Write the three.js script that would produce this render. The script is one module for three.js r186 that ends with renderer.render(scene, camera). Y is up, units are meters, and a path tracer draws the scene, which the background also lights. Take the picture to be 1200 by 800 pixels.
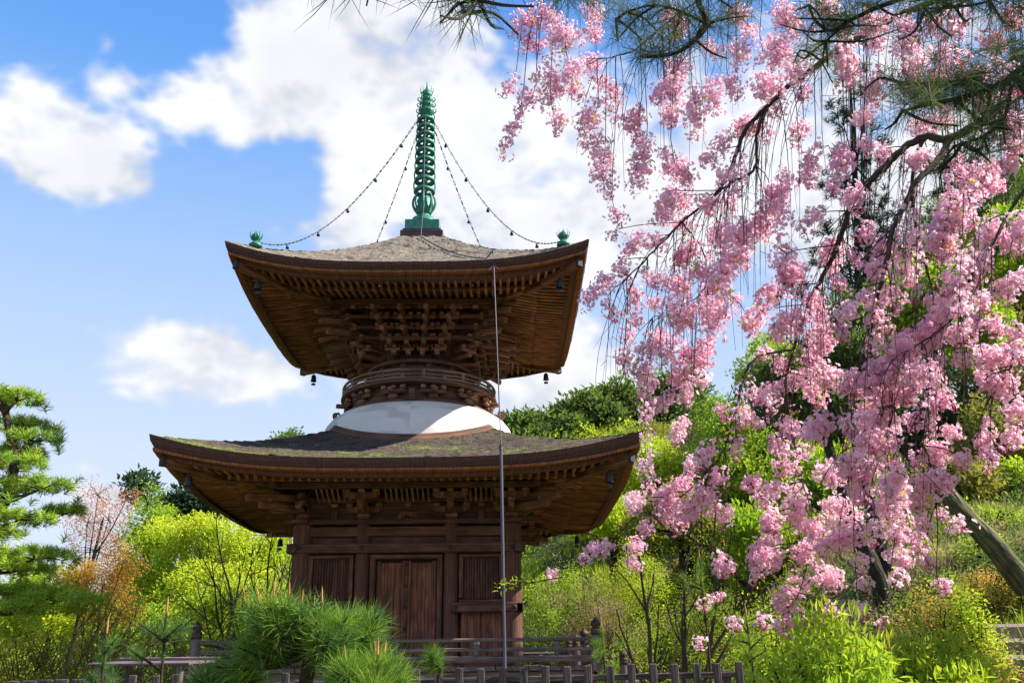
import * as THREE from 'three';
import { mergeGeometries } from 'three/addons/utils/BufferGeometryUtils.js';
import { ImprovedNoise } from 'three/addons/math/ImprovedNoise.js';

/* ------------------------------------------------------------------ camera, sky, sun, exposure */
const scene = new THREE.Scene();
const F = 1111.9, EYE = 1.6;
const camera = new THREE.PerspectiveCamera(2 * Math.atan(400 / F) * 180 / Math.PI, 1200 / 800, 0.1, 2000);
camera.position.set(0, EYE, 0);
camera.rotation.order = 'YXZ';
camera.rotation.set(0.352, -0.0163, -0.0118);
camera.updateMatrixWorld();
const renderer = new THREE.WebGLRenderer({ antialias: true });
renderer.toneMapping = THREE.LinearToneMapping;
renderer.toneMappingExposure = 2.2;
renderer.shadowMap.enabled = true;
const SUN_AZ = 74 * Math.PI / 180, SUN_EL = 43 * Math.PI / 180;
const sunDir = new THREE.Vector3(Math.cos(SUN_EL) * Math.sin(SUN_AZ), Math.sin(SUN_EL), -Math.cos(SUN_EL) * Math.cos(SUN_AZ));
const sun = new THREE.DirectionalLight(new THREE.Color(1, 0.93, 0.80), 5);
sun.position.copy(sunDir).multiplyScalar(60);
sun.target.position.set(0, 2, -14);
sun.castShadow = true;
sun.shadow.mapSize.set(4096, 4096);
Object.assign(sun.shadow.camera, { left: -40, right: 40, top: 40, bottom: -40, near: 1, far: 160 });
scene.add(sun, sun.target);

/* ------------------------------------------------------------------ small tools */
const V = (x, y, z) => new THREE.Vector3(x, y, z);
function rng(seed) { let a = seed >>> 0; return () => { a = (a + 0x6D2B79F5) >>> 0; let t = a; t = Math.imul(t ^ (t >>> 15), t | 1); t ^= t + Math.imul(t ^ (t >>> 7), t | 61); return ((t ^ (t >>> 14)) >>> 0) / 4294967296; }; }
const R = rng(20240411);
const rr = (a, b) => a + (b - a) * R();
const gauss = () => (R() + R() + R() + R() - 2) * 0.9;
const clamp = (x, a = 0, b = 1) => Math.min(b, Math.max(a, x));
const sstep = (a, b, x) => { const t = clamp((x - a) / (b - a)); return t * t * (3 - 2 * t); };
const softplus = x => x > 12 ? x : Math.log1p(Math.exp(x * 1.6)) / 1.6;
const lerp = (a, b, t) => a + (b - a) * t;
const noise = new ImprovedNoise();
const fbm = (x, y, z, o = 5) => { let s = 0, a = 0.5, f = 1; for (let i = 0; i < o; i++) { s += a * noise.noise(x * f, y * f, z * f); a *= 0.5; f *= 2.03; } return s; };
/* a photo pixel gives a direction; the distance d (metres in front of the camera) comes from what the thing stands on */
function rayOf(x, y) { return V((x - 600) / F, (400 - y) / F, -1).applyQuaternion(camera.quaternion); }
function at(x, y, d) { const r = rayOf(x, y); return r.multiplyScalar(d / -r.z).add(camera.position); }

const taken = {};
function numbered(n) { const k = taken[n] = (taken[n] ?? -1) + 1; return k ? `${n}_${String(k).padStart(3, '0')}` : n; }
function thing(name, label, category, pos = V(0, 0, 0), group, turn = 0) {
  const o = new THREE.Group(); o.name = numbered(name); o.position.copy(pos); o.rotation.y = turn;
  o.userData = { label, category }; if (group) o.userData.group = group; scene.add(o); return o;
}
function part(name, geo, mat, parent, kind) {
  const m = new THREE.Mesh(Array.isArray(geo) ? mergeGeometries(geo.map(g => g.index ? g.toNonIndexed() : g)) : geo, mat);
  m.name = name; if (kind) m.userData.kind = kind; parent.add(m); return m;
}
function structure(name, geo, mat) { const m = part(name, geo, mat, scene); m.name = numbered(name); m.userData.kind = 'structure'; return m; }
function dup(src, pos, turn, label) { const c = src.clone(); c.name = numbered(src.name.replace(/_\d{3}$/, '')); c.position.copy(pos); if (turn !== undefined) c.rotation.y = turn; if (label) c.userData.label = label; scene.add(c); return c; }

/* sky ---------------------------------------------------------------- */
{
  const W = 2048, H = 1536, data = new Float32Array(W * H * 4);
  const toAE = (x, y) => { const r = rayOf(x, y).normalize(); return [Math.atan2(r.x, -r.z), Math.asin(r.y)]; };
  const blobs = [ // photo pixel, radii, strength: where the clouds of that day stand in the sky
    [80, 168, 72, 48, 1.05], [45, 155, 48, 40, 0.85], [110, 205, 56, 40, .95], [150, 190, 30, 40, .5], [128, 75, 24, 28, .62], [185, 112, 60, 26, .55],
    [255, 120, 55, 45, 1], [240, 150, 40, 26, .5], [330, 70, 60, 60, 1], [300, 120, 60, 40, .8], [420, 60, 95, 85, 1.2], [500, 80, 130, 120, 1.2],
    [470, 190, 85, 75, .9], [560, 220, 110, 110, 1.1], [640, 180, 90, 110, .9], [385, 262, 50, 30, .55], [430, 240, 55, 55, .7], [640, 300, 90, 80, .8], [720, 260, 80, 90, .8],
    [690, 420, 60, 45, .95], [610, 440, 60, 40, .7], [640, 470, 70, 30, .6], [400, 470, 34, 26, .55], [810, 220, 90, 120, .75], [900, 120, 140, 130, .7], [1000, 250, 160, 120, .7], [1150, 150, 160, 150, .6],
    [245, 420, 85, 40, 1.05], [170, 447, 55, 24, .75], [300, 450, 48, 30, .8], [210, 405, 60, 24, .5], [110, 530, 90, 22, .45], [60, 590, 160, 30, .5], [700, 540, 200, 40, .4],
    [325, 210, 40, 36, -.45], [365, 235, 34, 26, -.45], [614, 45, 26, 36, -.6], [590, 20, 30, 18, -.3], [712, 345, 24, 26, -.55], [765, 150, 42, 70, -.45], [430, 92, 26, 16, -.3], [745, 380, 30, 20, -.4], [680, 470, 22, 16, -.4], [660, 160, 20, 40, -.3], [870, 330, 50, 60, -.3],
  ].map(([x, y, a, b, s]) => { const [az, el] = toAE(x, y); return [az, el, a / F, b / F, s]; });
  const stops = [[-1.6, .30, .34, .30], [-0.02, .42, .50, .52], [0, .78, .86, .96], [.20, .66, .78, .96], [.40, .42, .61, .95], [.60, .16, .40, .90], [.9, .02, .17, .68], [1.6, .015, .12, .52]];
  const seen = (az, el) => sstep(1.15, .55, Math.hypot(az, (el - .35) * 1.3));
  const cxz = Math.cos(SUN_EL);
  for (let j = 0; j < H; j++) {
    const el = ((j + .5) / H - .5) * Math.PI, ce = Math.cos(el), y = Math.sin(el);
    let k = 0; while (k < stops.length - 2 && el > stops[k + 1][0]) k++;
    const s0 = stops[k], s1 = stops[k + 1], t = clamp((el - s0[0]) / (s1[0] - s0[0]));
    for (let i = 0; i < W; i++) {
      const lon = ((i + .5) / W - .5) * 2 * Math.PI; // three: u = atan2(z, x) / 2pi + .5
      const x = ce * Math.cos(lon), z = ce * Math.sin(lon);
      const c = [lerp(s0[1], s1[1], t), lerp(s0[2], s1[2], t), lerp(s0[3], s1[3], t)];
      const o = (j * W + i) * 4;
      if (el > -0.02) {
        const az = Math.atan2(x, -z);
        const mu = x * sunDir.x + y * sunDir.y + z * sunDir.z;
        const glow = .30 * Math.pow(clamp(mu), 6) + .25 * Math.pow(clamp(mu), 60);
        for (let q = 0; q < 3; q++) c[q] += glow * [1, .97, .9][q] * (1 - c[q] * .5);
        const w = seen(az, el), n = fbm(x * 5 + 3.1, y * 7, z * 5 + 7.7, w > 0 ? 5 : 3);
        let n2 = 0, n3 = 0, d = w < 1 ? .34 + .55 * fbm(x * 2.2 + 11, y * 3.5, z * 2.2, 3) + .4 * n : 0; // clouds elsewhere go on as in view
        if (w > 0) {
          let b = 0; const ca = Math.cos(el);
          for (const [ba, be, sx, sy, st] of blobs) { const dy = (el - be) / sy; if (dy * dy > 5) continue; const dx = (az - ba) * ca / sx, q = dx * dx + dy * dy; if (q < 5) b += st * Math.exp(-q * q * .55 - q * .12); }
          b = b > 1.15 ? 1.15 + (b - 1.15) * .2 : b;
          if (b > .03) { n2 = fbm(x * 17 + 9, y * 24, z * 17, 5); n3 = .25 - Math.abs(noise.noise(x * 30, y * 40, z * 30 + 2)) - .5 * Math.abs(noise.noise(x * 64, y * 84, z * 64)); } // billows
          d = lerp(d, b * .80 + .95 * n + .95 * n2 + .42 * n3 - .03, w);
        }
        const a = sstep(.12, .90, d) * .98;
        const body = .88 + .14 * sstep(.4, 1.2, d + .9 * n2 + .5 * n3) - .13 * sstep(.0, .5, (d > .2 ? fbm(x * 6 + 40, y * 8, z * 6, 4) : 0) + .16);
        const cl = [body * .95, body * .97, body * 1.03];
        for (let q = 0; q < 3; q++) c[q] = lerp(c[q], cl[q], a * sstep(-0.02, .05, el));
      }
      data[o] = c[0] * .485; data[o + 1] = c[1] * .485; data[o + 2] = c[2] * .485; data[o + 3] = 1;
    }
  }
  const sky = new THREE.DataTexture(data, W, H, THREE.RGBAFormat, THREE.FloatType);
  sky.mapping = THREE.EquirectangularReflectionMapping; sky.magFilter = THREE.LinearFilter; sky.minFilter = THREE.LinearFilter; sky.wrapS = THREE.RepeatWrapping; sky.needsUpdate = true;
  scene.background = sky; scene.environment = sky;
}

/* ------------------------------------------------------------------ textures and materials */
function tileNoise(px, py, seed) { // value noise lattice that tiles
  const g = rng(seed), a = new Float32Array(px * py).map(() => g());
  return (u, v) => { const x = u * px, y = v * py, x0 = Math.floor(x), y0 = Math.floor(y), fx = x - x0, fy = y - y0, sx = fx * fx * (3 - 2 * fx), sy = fy * fy * (3 - 2 * fy);
    const A = (i, j) => a[((j % py) + py) % py * px + ((i % px) + px) % px];
    return lerp(lerp(A(x0, y0), A(x0 + 1, y0), sx), lerp(A(x0, y0 + 1), A(x0 + 1, y0 + 1), sx), sy); };
}
function tex(w, h, fn, srgb = true, rep = [1, 1]) {
  const d = new Uint8Array(w * h * 4);
  for (let j = 0; j < h; j++) for (let i = 0; i < w; i++) { const c = fn((i + .5) / w, (j + .5) / h), o = (j * w + i) * 4; for (let q = 0; q < 3; q++) d[o + q] = clamp(c[q]) * 255; d[o + 3] = 255; }
  const t = new THREE.DataTexture(d, w, h); t.magFilter = THREE.LinearFilter; t.minFilter = THREE.LinearMipmapLinearFilter; t.generateMipmaps = true;
  t.wrapS = t.wrapT = THREE.RepeatWrapping; if (srgb) t.colorSpace = THREE.SRGBColorSpace; t.repeat.set(...rep); t.needsUpdate = true; return t;
}
// wood grain runs along v; the sheet is 0.5 m across and 2 m long
const gA = tileNoise(90, 5, 1), gB = tileNoise(34, 3, 2), gC = tileNoise(160, 26, 3), gD = tileNoise(6, 7, 4);
const grain = (u, v) => { const w = u + .03 * (gD(u, v) - .5); return .38 * gA(w, v) + .34 * gB(w, v) + .28 * gC(w, v); };
const woodMap = tex(512, 1024, (u, v) => { const g = grain(u, v), s = gD(u + .3, v * 2), k = .34 + .78 * g + .22 * (s - .5) - .2 * sstep(.6, .85, gA(u + .1, v)); return [k * (.97 + .06 * s), k * (.96 + .05 * s), k * (.93 + .1 * s)]; }, true, [2, .5]);
const woodBump = tex(512, 1024, (u, v) => { const g = grain(u, v); return [g, g, g]; }, false, [2, .5]);
const wood = (r, g, b, rough = .8, bump = .004) => new THREE.MeshStandardMaterial({ color: new THREE.Color().setRGB(r, g, b), map: woodMap, bumpMap: woodBump, bumpScale: bump, roughness: rough });
const M = {
  wall: wood(.225, .092, .054), door: wood(.37, .140, .070), beam: wood(.215, .092, .057), rafter: wood(.60, .25, .10), fascia: wood(.58, .20, .055), bracket: wood(.41, .178, .10),
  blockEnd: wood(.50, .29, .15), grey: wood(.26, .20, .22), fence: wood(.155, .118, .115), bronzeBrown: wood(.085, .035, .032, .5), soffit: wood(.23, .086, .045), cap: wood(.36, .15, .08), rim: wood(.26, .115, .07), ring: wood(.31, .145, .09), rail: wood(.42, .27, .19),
};
const fN = [tileNoise(8, 8, 11), tileNoise(24, 24, 12), tileNoise(70, 70, 13), tileNoise(150, 150, 14)];
const f4 = (u, v) => .36 * fN[0](u, v) + .28 * fN[1](u, v) + .2 * fN[2](u, v) + .16 * fN[3](u, v);
// layered bark roofing: short torn ends, grey where weathered (1.5 m sheet)
const barkFn = (u, v) => { const n = fN[2](u, v), c = fN[3](u * 1, v * .35), l = f4(u, v); return .42 + .5 * (.35 * n + .4 * c + .25 * l) + .12 * (fN[1](u, v) - .5); };
const barkMap = tex(512, 512, (u, v) => { const k = barkFn(u, v), s = fN[0](v, u); return [k * (1.0 + .05 * s), k * .98, k * (.93 - .03 * s)]; }, true, [1 / 1.5, 1 / 1.5]);
const barkBump = tex(512, 512, (u, v) => { const k = barkFn(u, v); return [k, k, k]; }, false, [1 / 1.5, 1 / 1.5]);
M.bark = new THREE.MeshStandardMaterial({ vertexColors: true, map: barkMap, bumpMap: barkBump, bumpScale: .018, roughness: .95 });
const edgeMap = tex(512, 256, (u, v) => { const k = .45 + .5 * (.4 * tE1(u, v) + .35 * tE2(u, v) + .25 * fN[3](u, v)); return [k, k * .97, k * .95]; }, true, [1 / 1.2, 1 / .3]);
M.barkEdge = new THREE.MeshStandardMaterial({ color: new THREE.Color().setRGB(.19, .095, .078), map: edgeMap, bumpMap: edgeMap, bumpScale: .012, roughness: .95 });
function tE1(u, v) { return (tE1.n ??= tileNoise(160, 3, 21))(u, v); }
function tE2(u, v) { return (tE2.n ??= tileNoise(8, 18, 22))(u, v); }
const plasterMap = tex(512, 512, (u, v) => { const k = .90 + .10 * f4(u, v) - .12 * sstep(.6, .85, fN[1](u, v * .5)) - .10 * sstep(.64, .9, fN[2](u, v * .25)); return [k, k * .992, k * .975]; }, true, [.5, .5]);
M.plaster = new THREE.MeshStandardMaterial({ color: new THREE.Color().setRGB(.80, .79, .77), map: plasterMap, roughness: .9 });
const patina = tex(256, 256, (u, v) => { const n = f4(u, v), s = sstep(.55, .75, fN[1](u, v)); const st = fN[2](u, v * .2); return [lerp(.45, .95, n) + .25 * s * st, lerp(.6, 1, n) - .35 * s * st, lerp(.55, 1, n) - .3 * s * st]; }, true, [2, 2]);
M.green = new THREE.MeshStandardMaterial({ color: new THREE.Color().setRGB(.055, .33, .25), map: patina, roughness: .55, metalness: .15 });
M.bell = new THREE.MeshStandardMaterial({ color: new THREE.Color().setRGB(.05, .07, .085), map: patina, roughness: .5, metalness: .3 });
M.iron = new THREE.MeshStandardMaterial({ color: new THREE.Color().setRGB(.03, .026, .028), roughness: .8, metalness: 0 });
M.pole = new THREE.MeshStandardMaterial({ color: new THREE.Color().setRGB(.13, .11, .17), map: patina, roughness: .6, metalness: 0 });
const stoneMap = tex(512, 512, (u, v) => { const n = f4(u, v), s = sstep(.6, .75, fN[1](v, u)); const k = .5 + .5 * n; return [k, k * (.98 + .03 * s), k * (.93 - .12 * s)]; }, true, [1, 1]);
M.stone = new THREE.MeshStandardMaterial({ color: new THREE.Color().setRGB(.44, .385, .31), map: stoneMap, bumpMap: stoneMap, bumpScale: .02, roughness: .95 });
const soilMap = tex(512, 512, (u, v) => { const n = f4(u, v), g = sstep(.45, .6, fN[1](u, v) * .6 + fN[0](v, u) * .4); const k = .45 + .6 * n; return [k * lerp(.62, .40, g), k * lerp(.50, .56, g), k * lerp(.32, .14, g)]; }, true, [.25, .25]);
M.soil = new THREE.MeshStandardMaterial({ color: new THREE.Color().setRGB(.5, .5, .5), map: soilMap, bumpMap: soilMap, bumpScale: .05, roughness: 1 });
const trunkMap = tex(256, 512, (u, v) => { const rdg = Math.abs(tE3(u, v) - .5) * 2, n = .5 * rdg + .5 * f4(u, v), m = sstep(.5, .62, fN[1](v, u)); const k = .22 + .9 * n; return [k * (1 - .12 * m), k * (.95 + .08 * m), k * (.9 - .1 * m)]; }, true, [1, 1]);
function tE3(u, v) { return (tE3.n ??= tileNoise(26, 5, 31))(u, v); }
const trunkMat = (r, g, b) => new THREE.MeshStandardMaterial({ color: new THREE.Color().setRGB(r, g, b), map: trunkMap, bumpMap: trunkMap, bumpScale: .02, roughness: .95 });
M.cherryBark = trunkMat(.27, .18, .145); M.pineBark = trunkMat(.19, .13, .09); M.paleTwig = trunkMat(.50, .40, .28); M.darkBark = trunkMat(.10, .075, .06); M.mossBark = trunkMat(.27, .25, .12);
M.needlePine = leafMat(.30);
function leafMat(tr) { return new THREE.MeshPhysicalMaterial({ color: 0xffffff, roughness: 1, transmission: tr, thickness: 0, side: THREE.DoubleSide, specularIntensity: .35 }); }
M.leaf = leafMat(.54); M.petal = leafMat(.40);

/* ------------------------------------------------------------------ geometry tools */
// chamfered box, uv in metres with the grain along its longest side
function cbox(w, h, d, b = .006) {
  b = Math.min(b, w * .3, h * .3, d * .3);
  const X = w / 2, Y = h / 2, Z = d / 2, P = [], U = [], long = w >= h && w >= d ? 0 : h >= d ? 1 : 2, ou = R() * .5, ov = R() * 2;
  const put = p => { P.push(...p); const a = [0, 1, 2].filter(q => q !== long); U.push(p[a[0]] + p[a[1]] + ou, p[long] + ov); };
  const quad = (a, b2, c, d2, n) => { const e1 = [0, 1, 2].map(i => b2[i] - a[i]), e2 = [0, 1, 2].map(i => c[i] - a[i]); const cr = [e1[1] * e2[2] - e1[2] * e2[1], e1[2] * e2[0] - e1[0] * e2[2], e1[0] * e2[1] - e1[1] * e2[0]];
    const f = cr[0] * n[0] + cr[1] * n[1] + cr[2] * n[2] > 0; (f ? [a, b2, c, a, c, d2] : [a, c, b2, a, d2, c]).forEach(put); };
  const S = [X, Y, Z];
  for (let ax = 0; ax < 3; ax++) { const [q, r] = [0, 1, 2].filter(i => i !== ax);
    for (const s of [-1, 1]) { const c = (i, j) => { const p = [0, 0, 0]; p[ax] = s * S[ax]; p[q] = i * (S[q] - b); p[r] = j * (S[r] - b); return p; }; const n = [0, 0, 0]; n[ax] = s; quad(c(-1, -1), c(1, -1), c(1, 1), c(-1, 1), n); }
    for (const s of [-1, 1]) for (const t of [-1, 1]) { // edges parallel to ax
      const c = (e, f) => { const p = [0, 0, 0]; p[ax] = e * (S[ax] - b); p[q] = s * (S[q] - (f ? b : 0)); p[r] = t * (S[r] - (f ? 0 : b)); return p; }; const n = [0, 0, 0]; n[q] = s; n[r] = t; quad(c(-1, 0), c(1, 0), c(1, 1), c(-1, 1), n); } }
  for (const s of [-1, 1]) for (const t of [-1, 1]) for (const u of [-1, 1]) { const a = [s * X, t * (Y - b), u * (Z - b)], c = [s * (X - b), t * Y, u * (Z - b)], e = [s * (X - b), t * (Y - b), u * Z]; (s * t * u > 0 ? [a, c, e] : [a, e, c]).forEach(put); }
  const g = new THREE.BufferGeometry(); g.setAttribute('position', new THREE.Float32BufferAttribute(P, 3)); g.setAttribute('uv', new THREE.Float32BufferAttribute(U, 2)); g.computeVertexNormals(); return g;
}
const bx = (w, h, d, x, y, z, b) => cbox(w, h, d, b).translate(x, y, z);
function beam(a, b, w, h, c) { // chamfered bar from a to b, h upright
  const l = a.distanceTo(b), g = cbox(w, h, l, c ?? .005), m = new THREE.Matrix4().lookAt(b, a, V(0, 1, 0)); m.setPosition(a.clone().add(b).multiplyScalar(.5)); return g.applyMatrix4(m);
}
const turn4 = (g, k) => (Array.isArray(g) ? mergeGeometries(g) : g.clone()).rotateY(k * Math.PI / 2);
function tube(pts, radii, sides = 6, cap = true) { // tapered limb through points, uv in metres
  const n = pts.length, P = [], U = [], I = []; let N = null, len = 0;
  for (let i = 0; i < n; i++) {
    const t = pts[Math.min(i + 1, n - 1)].clone().sub(pts[Math.max(i - 1, 0)]).normalize();
    if (!N) { N = Math.abs(t.y) > .9 ? V(1, 0, 0) : V(0, 1, 0); }
    N = N.clone().addScaledVector(t, -N.dot(t)).normalize(); if (N.lengthSq() < .5) N = V(1, 0, 0).addScaledVector(t, -t.x).normalize();
    const B = t.clone().cross(N); if (i) len += pts[i].distanceTo(pts[i - 1]); const r = Array.isArray(radii) ? radii[i] : radii;
    for (let j = 0; j <= sides; j++) { const a = j / sides * Math.PI * 2; const c = Math.cos(a) * r, s = Math.sin(a) * r; const q = r > .05 ? 1 + .22 * noise.noise(Math.cos(a) * 1.6 + i * .37, Math.sin(a) * 1.6, i * .5 + r * 40) : 1; P.push(pts[i].x + (N.x * c + B.x * s) * q, pts[i].y + (N.y * c + B.y * s) * q, pts[i].z + (N.z * c + B.z * s) * q); U.push(j / sides, len); }
  }
  for (let i = 0; i < n - 1; i++) for (let j = 0; j < sides; j++) { const a = i * (sides + 1) + j, b = a + sides + 1; I.push(a, a + 1, b, a + 1, b + 1, b); }
  if (cap) { for (const [e, o] of [[0, 0], [n - 1, (n - 1) * (sides + 1)]]) { const c = P.length / 3; P.push(pts[e].x, pts[e].y, pts[e].z); U.push(.5, 0); for (let j = 0; j < sides; j++) e ? I.push(c, o + j + 1, o + j) : I.push(c, o + j, o + j + 1); } }
  const g = new THREE.BufferGeometry(); g.setAttribute('position', new THREE.Float32BufferAttribute(P, 3)); g.setAttribute('uv', new THREE.Float32BufferAttribute(U, 2)); g.setIndex(I); g.computeVertexNormals(); return g;
}
const smoothPath = (pts, n) => pts.length < 2 ? pts : new THREE.CatmullRomCurve3(pts, false, 'centripetal').getPoints(n);
const taper = (n, a, b, p = 1) => Array.from({ length: n }, (_, i) => lerp(a, b, Math.pow(i / (n - 1), p)));
const lathe = (pts, seg = 24) => new THREE.LatheGeometry(pts.map(p => new THREE.Vector2(p[0], p[1])), seg);

/* ------------------------------------------------------------------ terrain */
function groundY(x, d) {
  const base = .95 * sstep(2.5, 7.5, d) + .05 * sstep(8, 10, d);
  const w = sstep(-3, 2.5, x);
  const back = (w * .62 * softplus(d - 20) + (1 - w) * .16 * softplus(d - 25));
  const right = .37 * softplus(.6 * (x - 1.5) + .5 * (d - 7)) * sstep(1.6, 6.5, x);
  let h = Math.max(back, right) + .15 * Math.min(back, right);
  h = 15 * Math.tanh(h / 15) * (1 - sstep(70, 200, Math.hypot(x, d)) * .9);
  return base + h + .10 * noise.noise(x * .6, d * .6, 2) * sstep(9, 14, Math.hypot(x + 1.3, (d - 15)) + 5) * sstep(.2, 1.5, h) * 3;
}
const onGround = (x, d) => V(x, groundY(x, d), -d);
{
  const n = 150, P = [], U = [], I = [], sc = t => Math.sinh(t * 5.2) * 2.2;
  for (let j = 0; j <= n; j++) for (let i = 0; i <= n; i++) { const x = sc(i / n * 2 - 1) + .5, d = sc(j / n * 2 - 1) + 14; P.push(x, groundY(x, d), -d); U.push(x, -d); }
  for (let j = 0; j < n; j++) for (let i = 0; i < n; i++) { const a = j * (n + 1) + i, b = a + 1, c = a + n + 1, e = c + 1; I.push(a, b, c, b, e, c); }
  const g = new THREE.BufferGeometry(); g.setAttribute('position', new THREE.Float32BufferAttribute(P, 3)); g.setAttribute('uv', new THREE.Float32BufferAttribute(U, 2)); g.setIndex(I); g.computeVertexNormals();
  structure('ground', g, M.soil);
  // unseen pale gravel sheet added round the pagoda to bounce sunlight under the eaves
  const q = new THREE.PlaneGeometry(11.5, 9.6, 60, 50).rotateX(-Math.PI / 2).translate(-.6, 0, -15), a = q.attributes.position; for (let i = 0; i < a.count; i++) { a.setY(i, groundY(a.getX(i), -a.getZ(i)) + .012); q.attributes.uv.setXY(i, a.getX(i), a.getZ(i)); } q.computeVertexNormals();
  structure('added_bounce_gravel', q, new THREE.MeshStandardMaterial({ color: new THREE.Color().setRGB(.52, .47, .38), map: stoneMap, bumpMap: stoneMap, bumpScale: .01, roughness: 1 }));
}

/* ------------------------------------------------------------------ the pagoda
   heights in the photograph were read above eye level; the pagoda stands on ground 0.6 m below it */
const PX = -1.29, PD = 15.0, GY = 1.0;
const pagoda = thing('pagoda', 'two storey dark wooden pagoda with white dome band and green spire', 'pagoda', V(PX, GY, -PD));
const rel = y => y + EYE - GY; // eye-relative height to the pagoda's own
{
  const P = pagoda;
  // --- stone base and veranda
  part('stone_base', [bx(4.4, .28, 4.4, 0, .14, 0, .04)], M.stone, P);
  const fl = rel(.30), VH = 2.51;
  for (let k = 0; k < 4; k++) {
    part('veranda_beam', turn4(bx(VH * 2 - .16, .12, .12, 0, fl - .14, VH - .12), k), M.grey, P);
    for (let i = 0; i < 5; i++) part('veranda_strut', turn4(bx(.11, fl - .2, .11, -2.3 + i * 1.0, (fl - .2) / 2, VH - .14), k), M.grey, P);
    // floor boards end on the edge: laid out from the wall
    for (let i = 0; i < 12; i++) part('floor_board', turn4(bx(.405, .06, VH - 1.5, -VH + .22 + i * .415, fl - .045, (VH + 1.5) / 2, .008), k), M.grey, P);
  }
  const railR = .024;
  const railing = (k, gaps) => {
    const seg = gaps ? [[-VH, -.78], [.78, VH]] : [[-VH, VH]];
    for (const [a, b] of seg) {
      const c = (a + b) / 2, l = b - a - .1;
      part('top_rail', turn4(new THREE.CylinderGeometry(railR, railR, l + (gaps ? 0 : .1), 10).rotateZ(Math.PI / 2).translate(c, rel(.595), VH), k), M.grey, P);
      part('middle_rail', turn4(bx(l, .045, .06, c, rel(.478), VH, .008), k), M.grey, P);
      part('bottom_rail', turn4(bx(l, .075, .085, c, rel(.365), VH, .008), k), M.grey, P);
      const n = Math.round((b - a) / .52);
      for (let i = 1; i < n; i++) {
        const x = a + (b - a) * i / n;
        if (i % 2) { part('rail_post', turn4(bx(.06, .17, .055, x, rel(.49), VH), k), M.grey, P); part('rail_block', turn4(bx(.085, .05, .08, x, rel(.55), VH, .015), k), M.grey, P); }
        else part('rail_strut', turn4(bx(.065, .10, .055, x, rel(.42), VH), k), M.grey, P);
      }
    }
  };
  railing(0, false); railing(1, true); railing(2, false); railing(3, true);
  const postGeo = lathe([[0, 0], [.062, 0], [.062, .42], [.058, .43], [.058, .44]], 14), capGeo = lathe([[.001, .0], [.063, .0], [.066, .03], [.062, .035], [.062, .075], [.066, .08], [.05, .088], [.044, .10], [.06, .115], [.064, .14], [.052, .17], [.024, .195], [.008, .215], [0, .22]], 14);
  const post = (x, z, h = 0) => { const p = part('newel_post', postGeo.clone().translate(x, fl - .06 + h, z), M.grey, P); part('post_cap', capGeo.clone().translate(x, fl + .37 + h, z), M.bronzeBrown, p); };
  for (const sx of [-1, 1]) for (const sz of [-1, 1]) post(sx * VH, sz * VH, -.03);
  for (const sx of [-1, 1]) for (const z of [-.78, .78]) post(sx * VH, z, -.06);
  for (const sx of [-1, 1]) { post(sx * (VH + .55), .78, -.35); post(sx * (VH + .55), -.78, -.35); }

  // --- lower storey
  const A = 1.61, y0 = fl, yHead = rel(1.80);
  part('core', [bx(2.72, rel(2.7) - y0 - .05, 2.72, 0, (rel(2.7) + y0) / 2, 0)], M.wall, P);
  for (let k = 0; k < 4; k++) {
    const T = g => turn4(g, k), put = (n, g, m, p = P) => part(n, T(g), m, p);
    const H = yHead - y0;
    for (const s of [-1, 1]) {
      if (s > 0) put('corner_pillar', new THREE.CylinderGeometry(.135, .14, rel(2.24) - y0, 16).translate(A - .14, (rel(2.24) + y0) / 2, A - .14), M.wall);
      put('pillar', new THREE.CylinderGeometry(.105, .11, rel(2.24) - y0, 14).translate(s * .62, (rel(2.24) + y0) / 2, A - .145), M.wall);
      const wx = s * 1.045;
      // plank wall below the window
      const bw = .56 / 6;
      for (let i = 0; i < 6; i++) put('wall_plank', bx(bw - .003, rel(1.02) - y0, .03, wx - .28 + bw * (i + .5), (rel(1.02) + y0) / 2, A - .15 + rr(-.003, .003), .004), M.door);
      put('waist_beam', bx(.98, .12, .09, s * 1.13, rel(1.065), A - .035, .01), M.wall);
      for (const nx of [s * .70, s * 1.50]) put('nail_cover', new THREE.SphereGeometry(.034, 10, 6, 0, Math.PI * 2, 0, Math.PI / 2).rotateX(Math.PI / 2).scale(1, 1, .6).translate(nx, rel(1.065), A + .008), M.iron);
      // window: frame and upright bars
      const yb = rel(1.15), yt = rel(1.80), fr = [bx(.62, .05, .07, wx, yb, A - .1), bx(.62, .05, .07, wx, yt - .03, A - .1), bx(.06, yt - yb - .1, .065, wx - .28, (yt + yb) / 2 - .005, A - .1), bx(.06, yt - yb - .1, .065, wx + .28, (yt + yb) / 2 - .005, A - .1)];
      const win = put('window_frame', fr, M.wall) ?? 0;
      for (let i = 0; i < 13; i++) part('window_bar', T(cbox(.026, yt - yb - .09, .026, .003).rotateY(Math.PI / 4).translate(wx - .228 + i * .038, (yt + yb) / 2 - .01, A - .125)), M.beam, win);
      // door leaf of three boards in a frame
      const leaf = put('door_leaf', [bx(.06, rel(1.74) - y0 - .04, .05, s * .385, (rel(1.74) + y0) / 2, A - .18), bx(.06, rel(1.74) - y0 - .04, .05, s * .035, (rel(1.74) + y0) / 2, A - .18)], M.door);
      for (let i = 0; i < 3; i++) part('door_board', T(bx(.094, rel(1.72) - y0 - .06, .032, s * (.115 + i * .097), (rel(1.72) + y0) / 2, A - .185 + rr(-.003, .003), .005)), M.door, leaf);
      put('door_jamb', bx(.075, rel(1.78) - y0, .11, s * .465, (rel(1.78) + y0) / 2, A - .12, .01), M.beam);
    }
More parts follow.
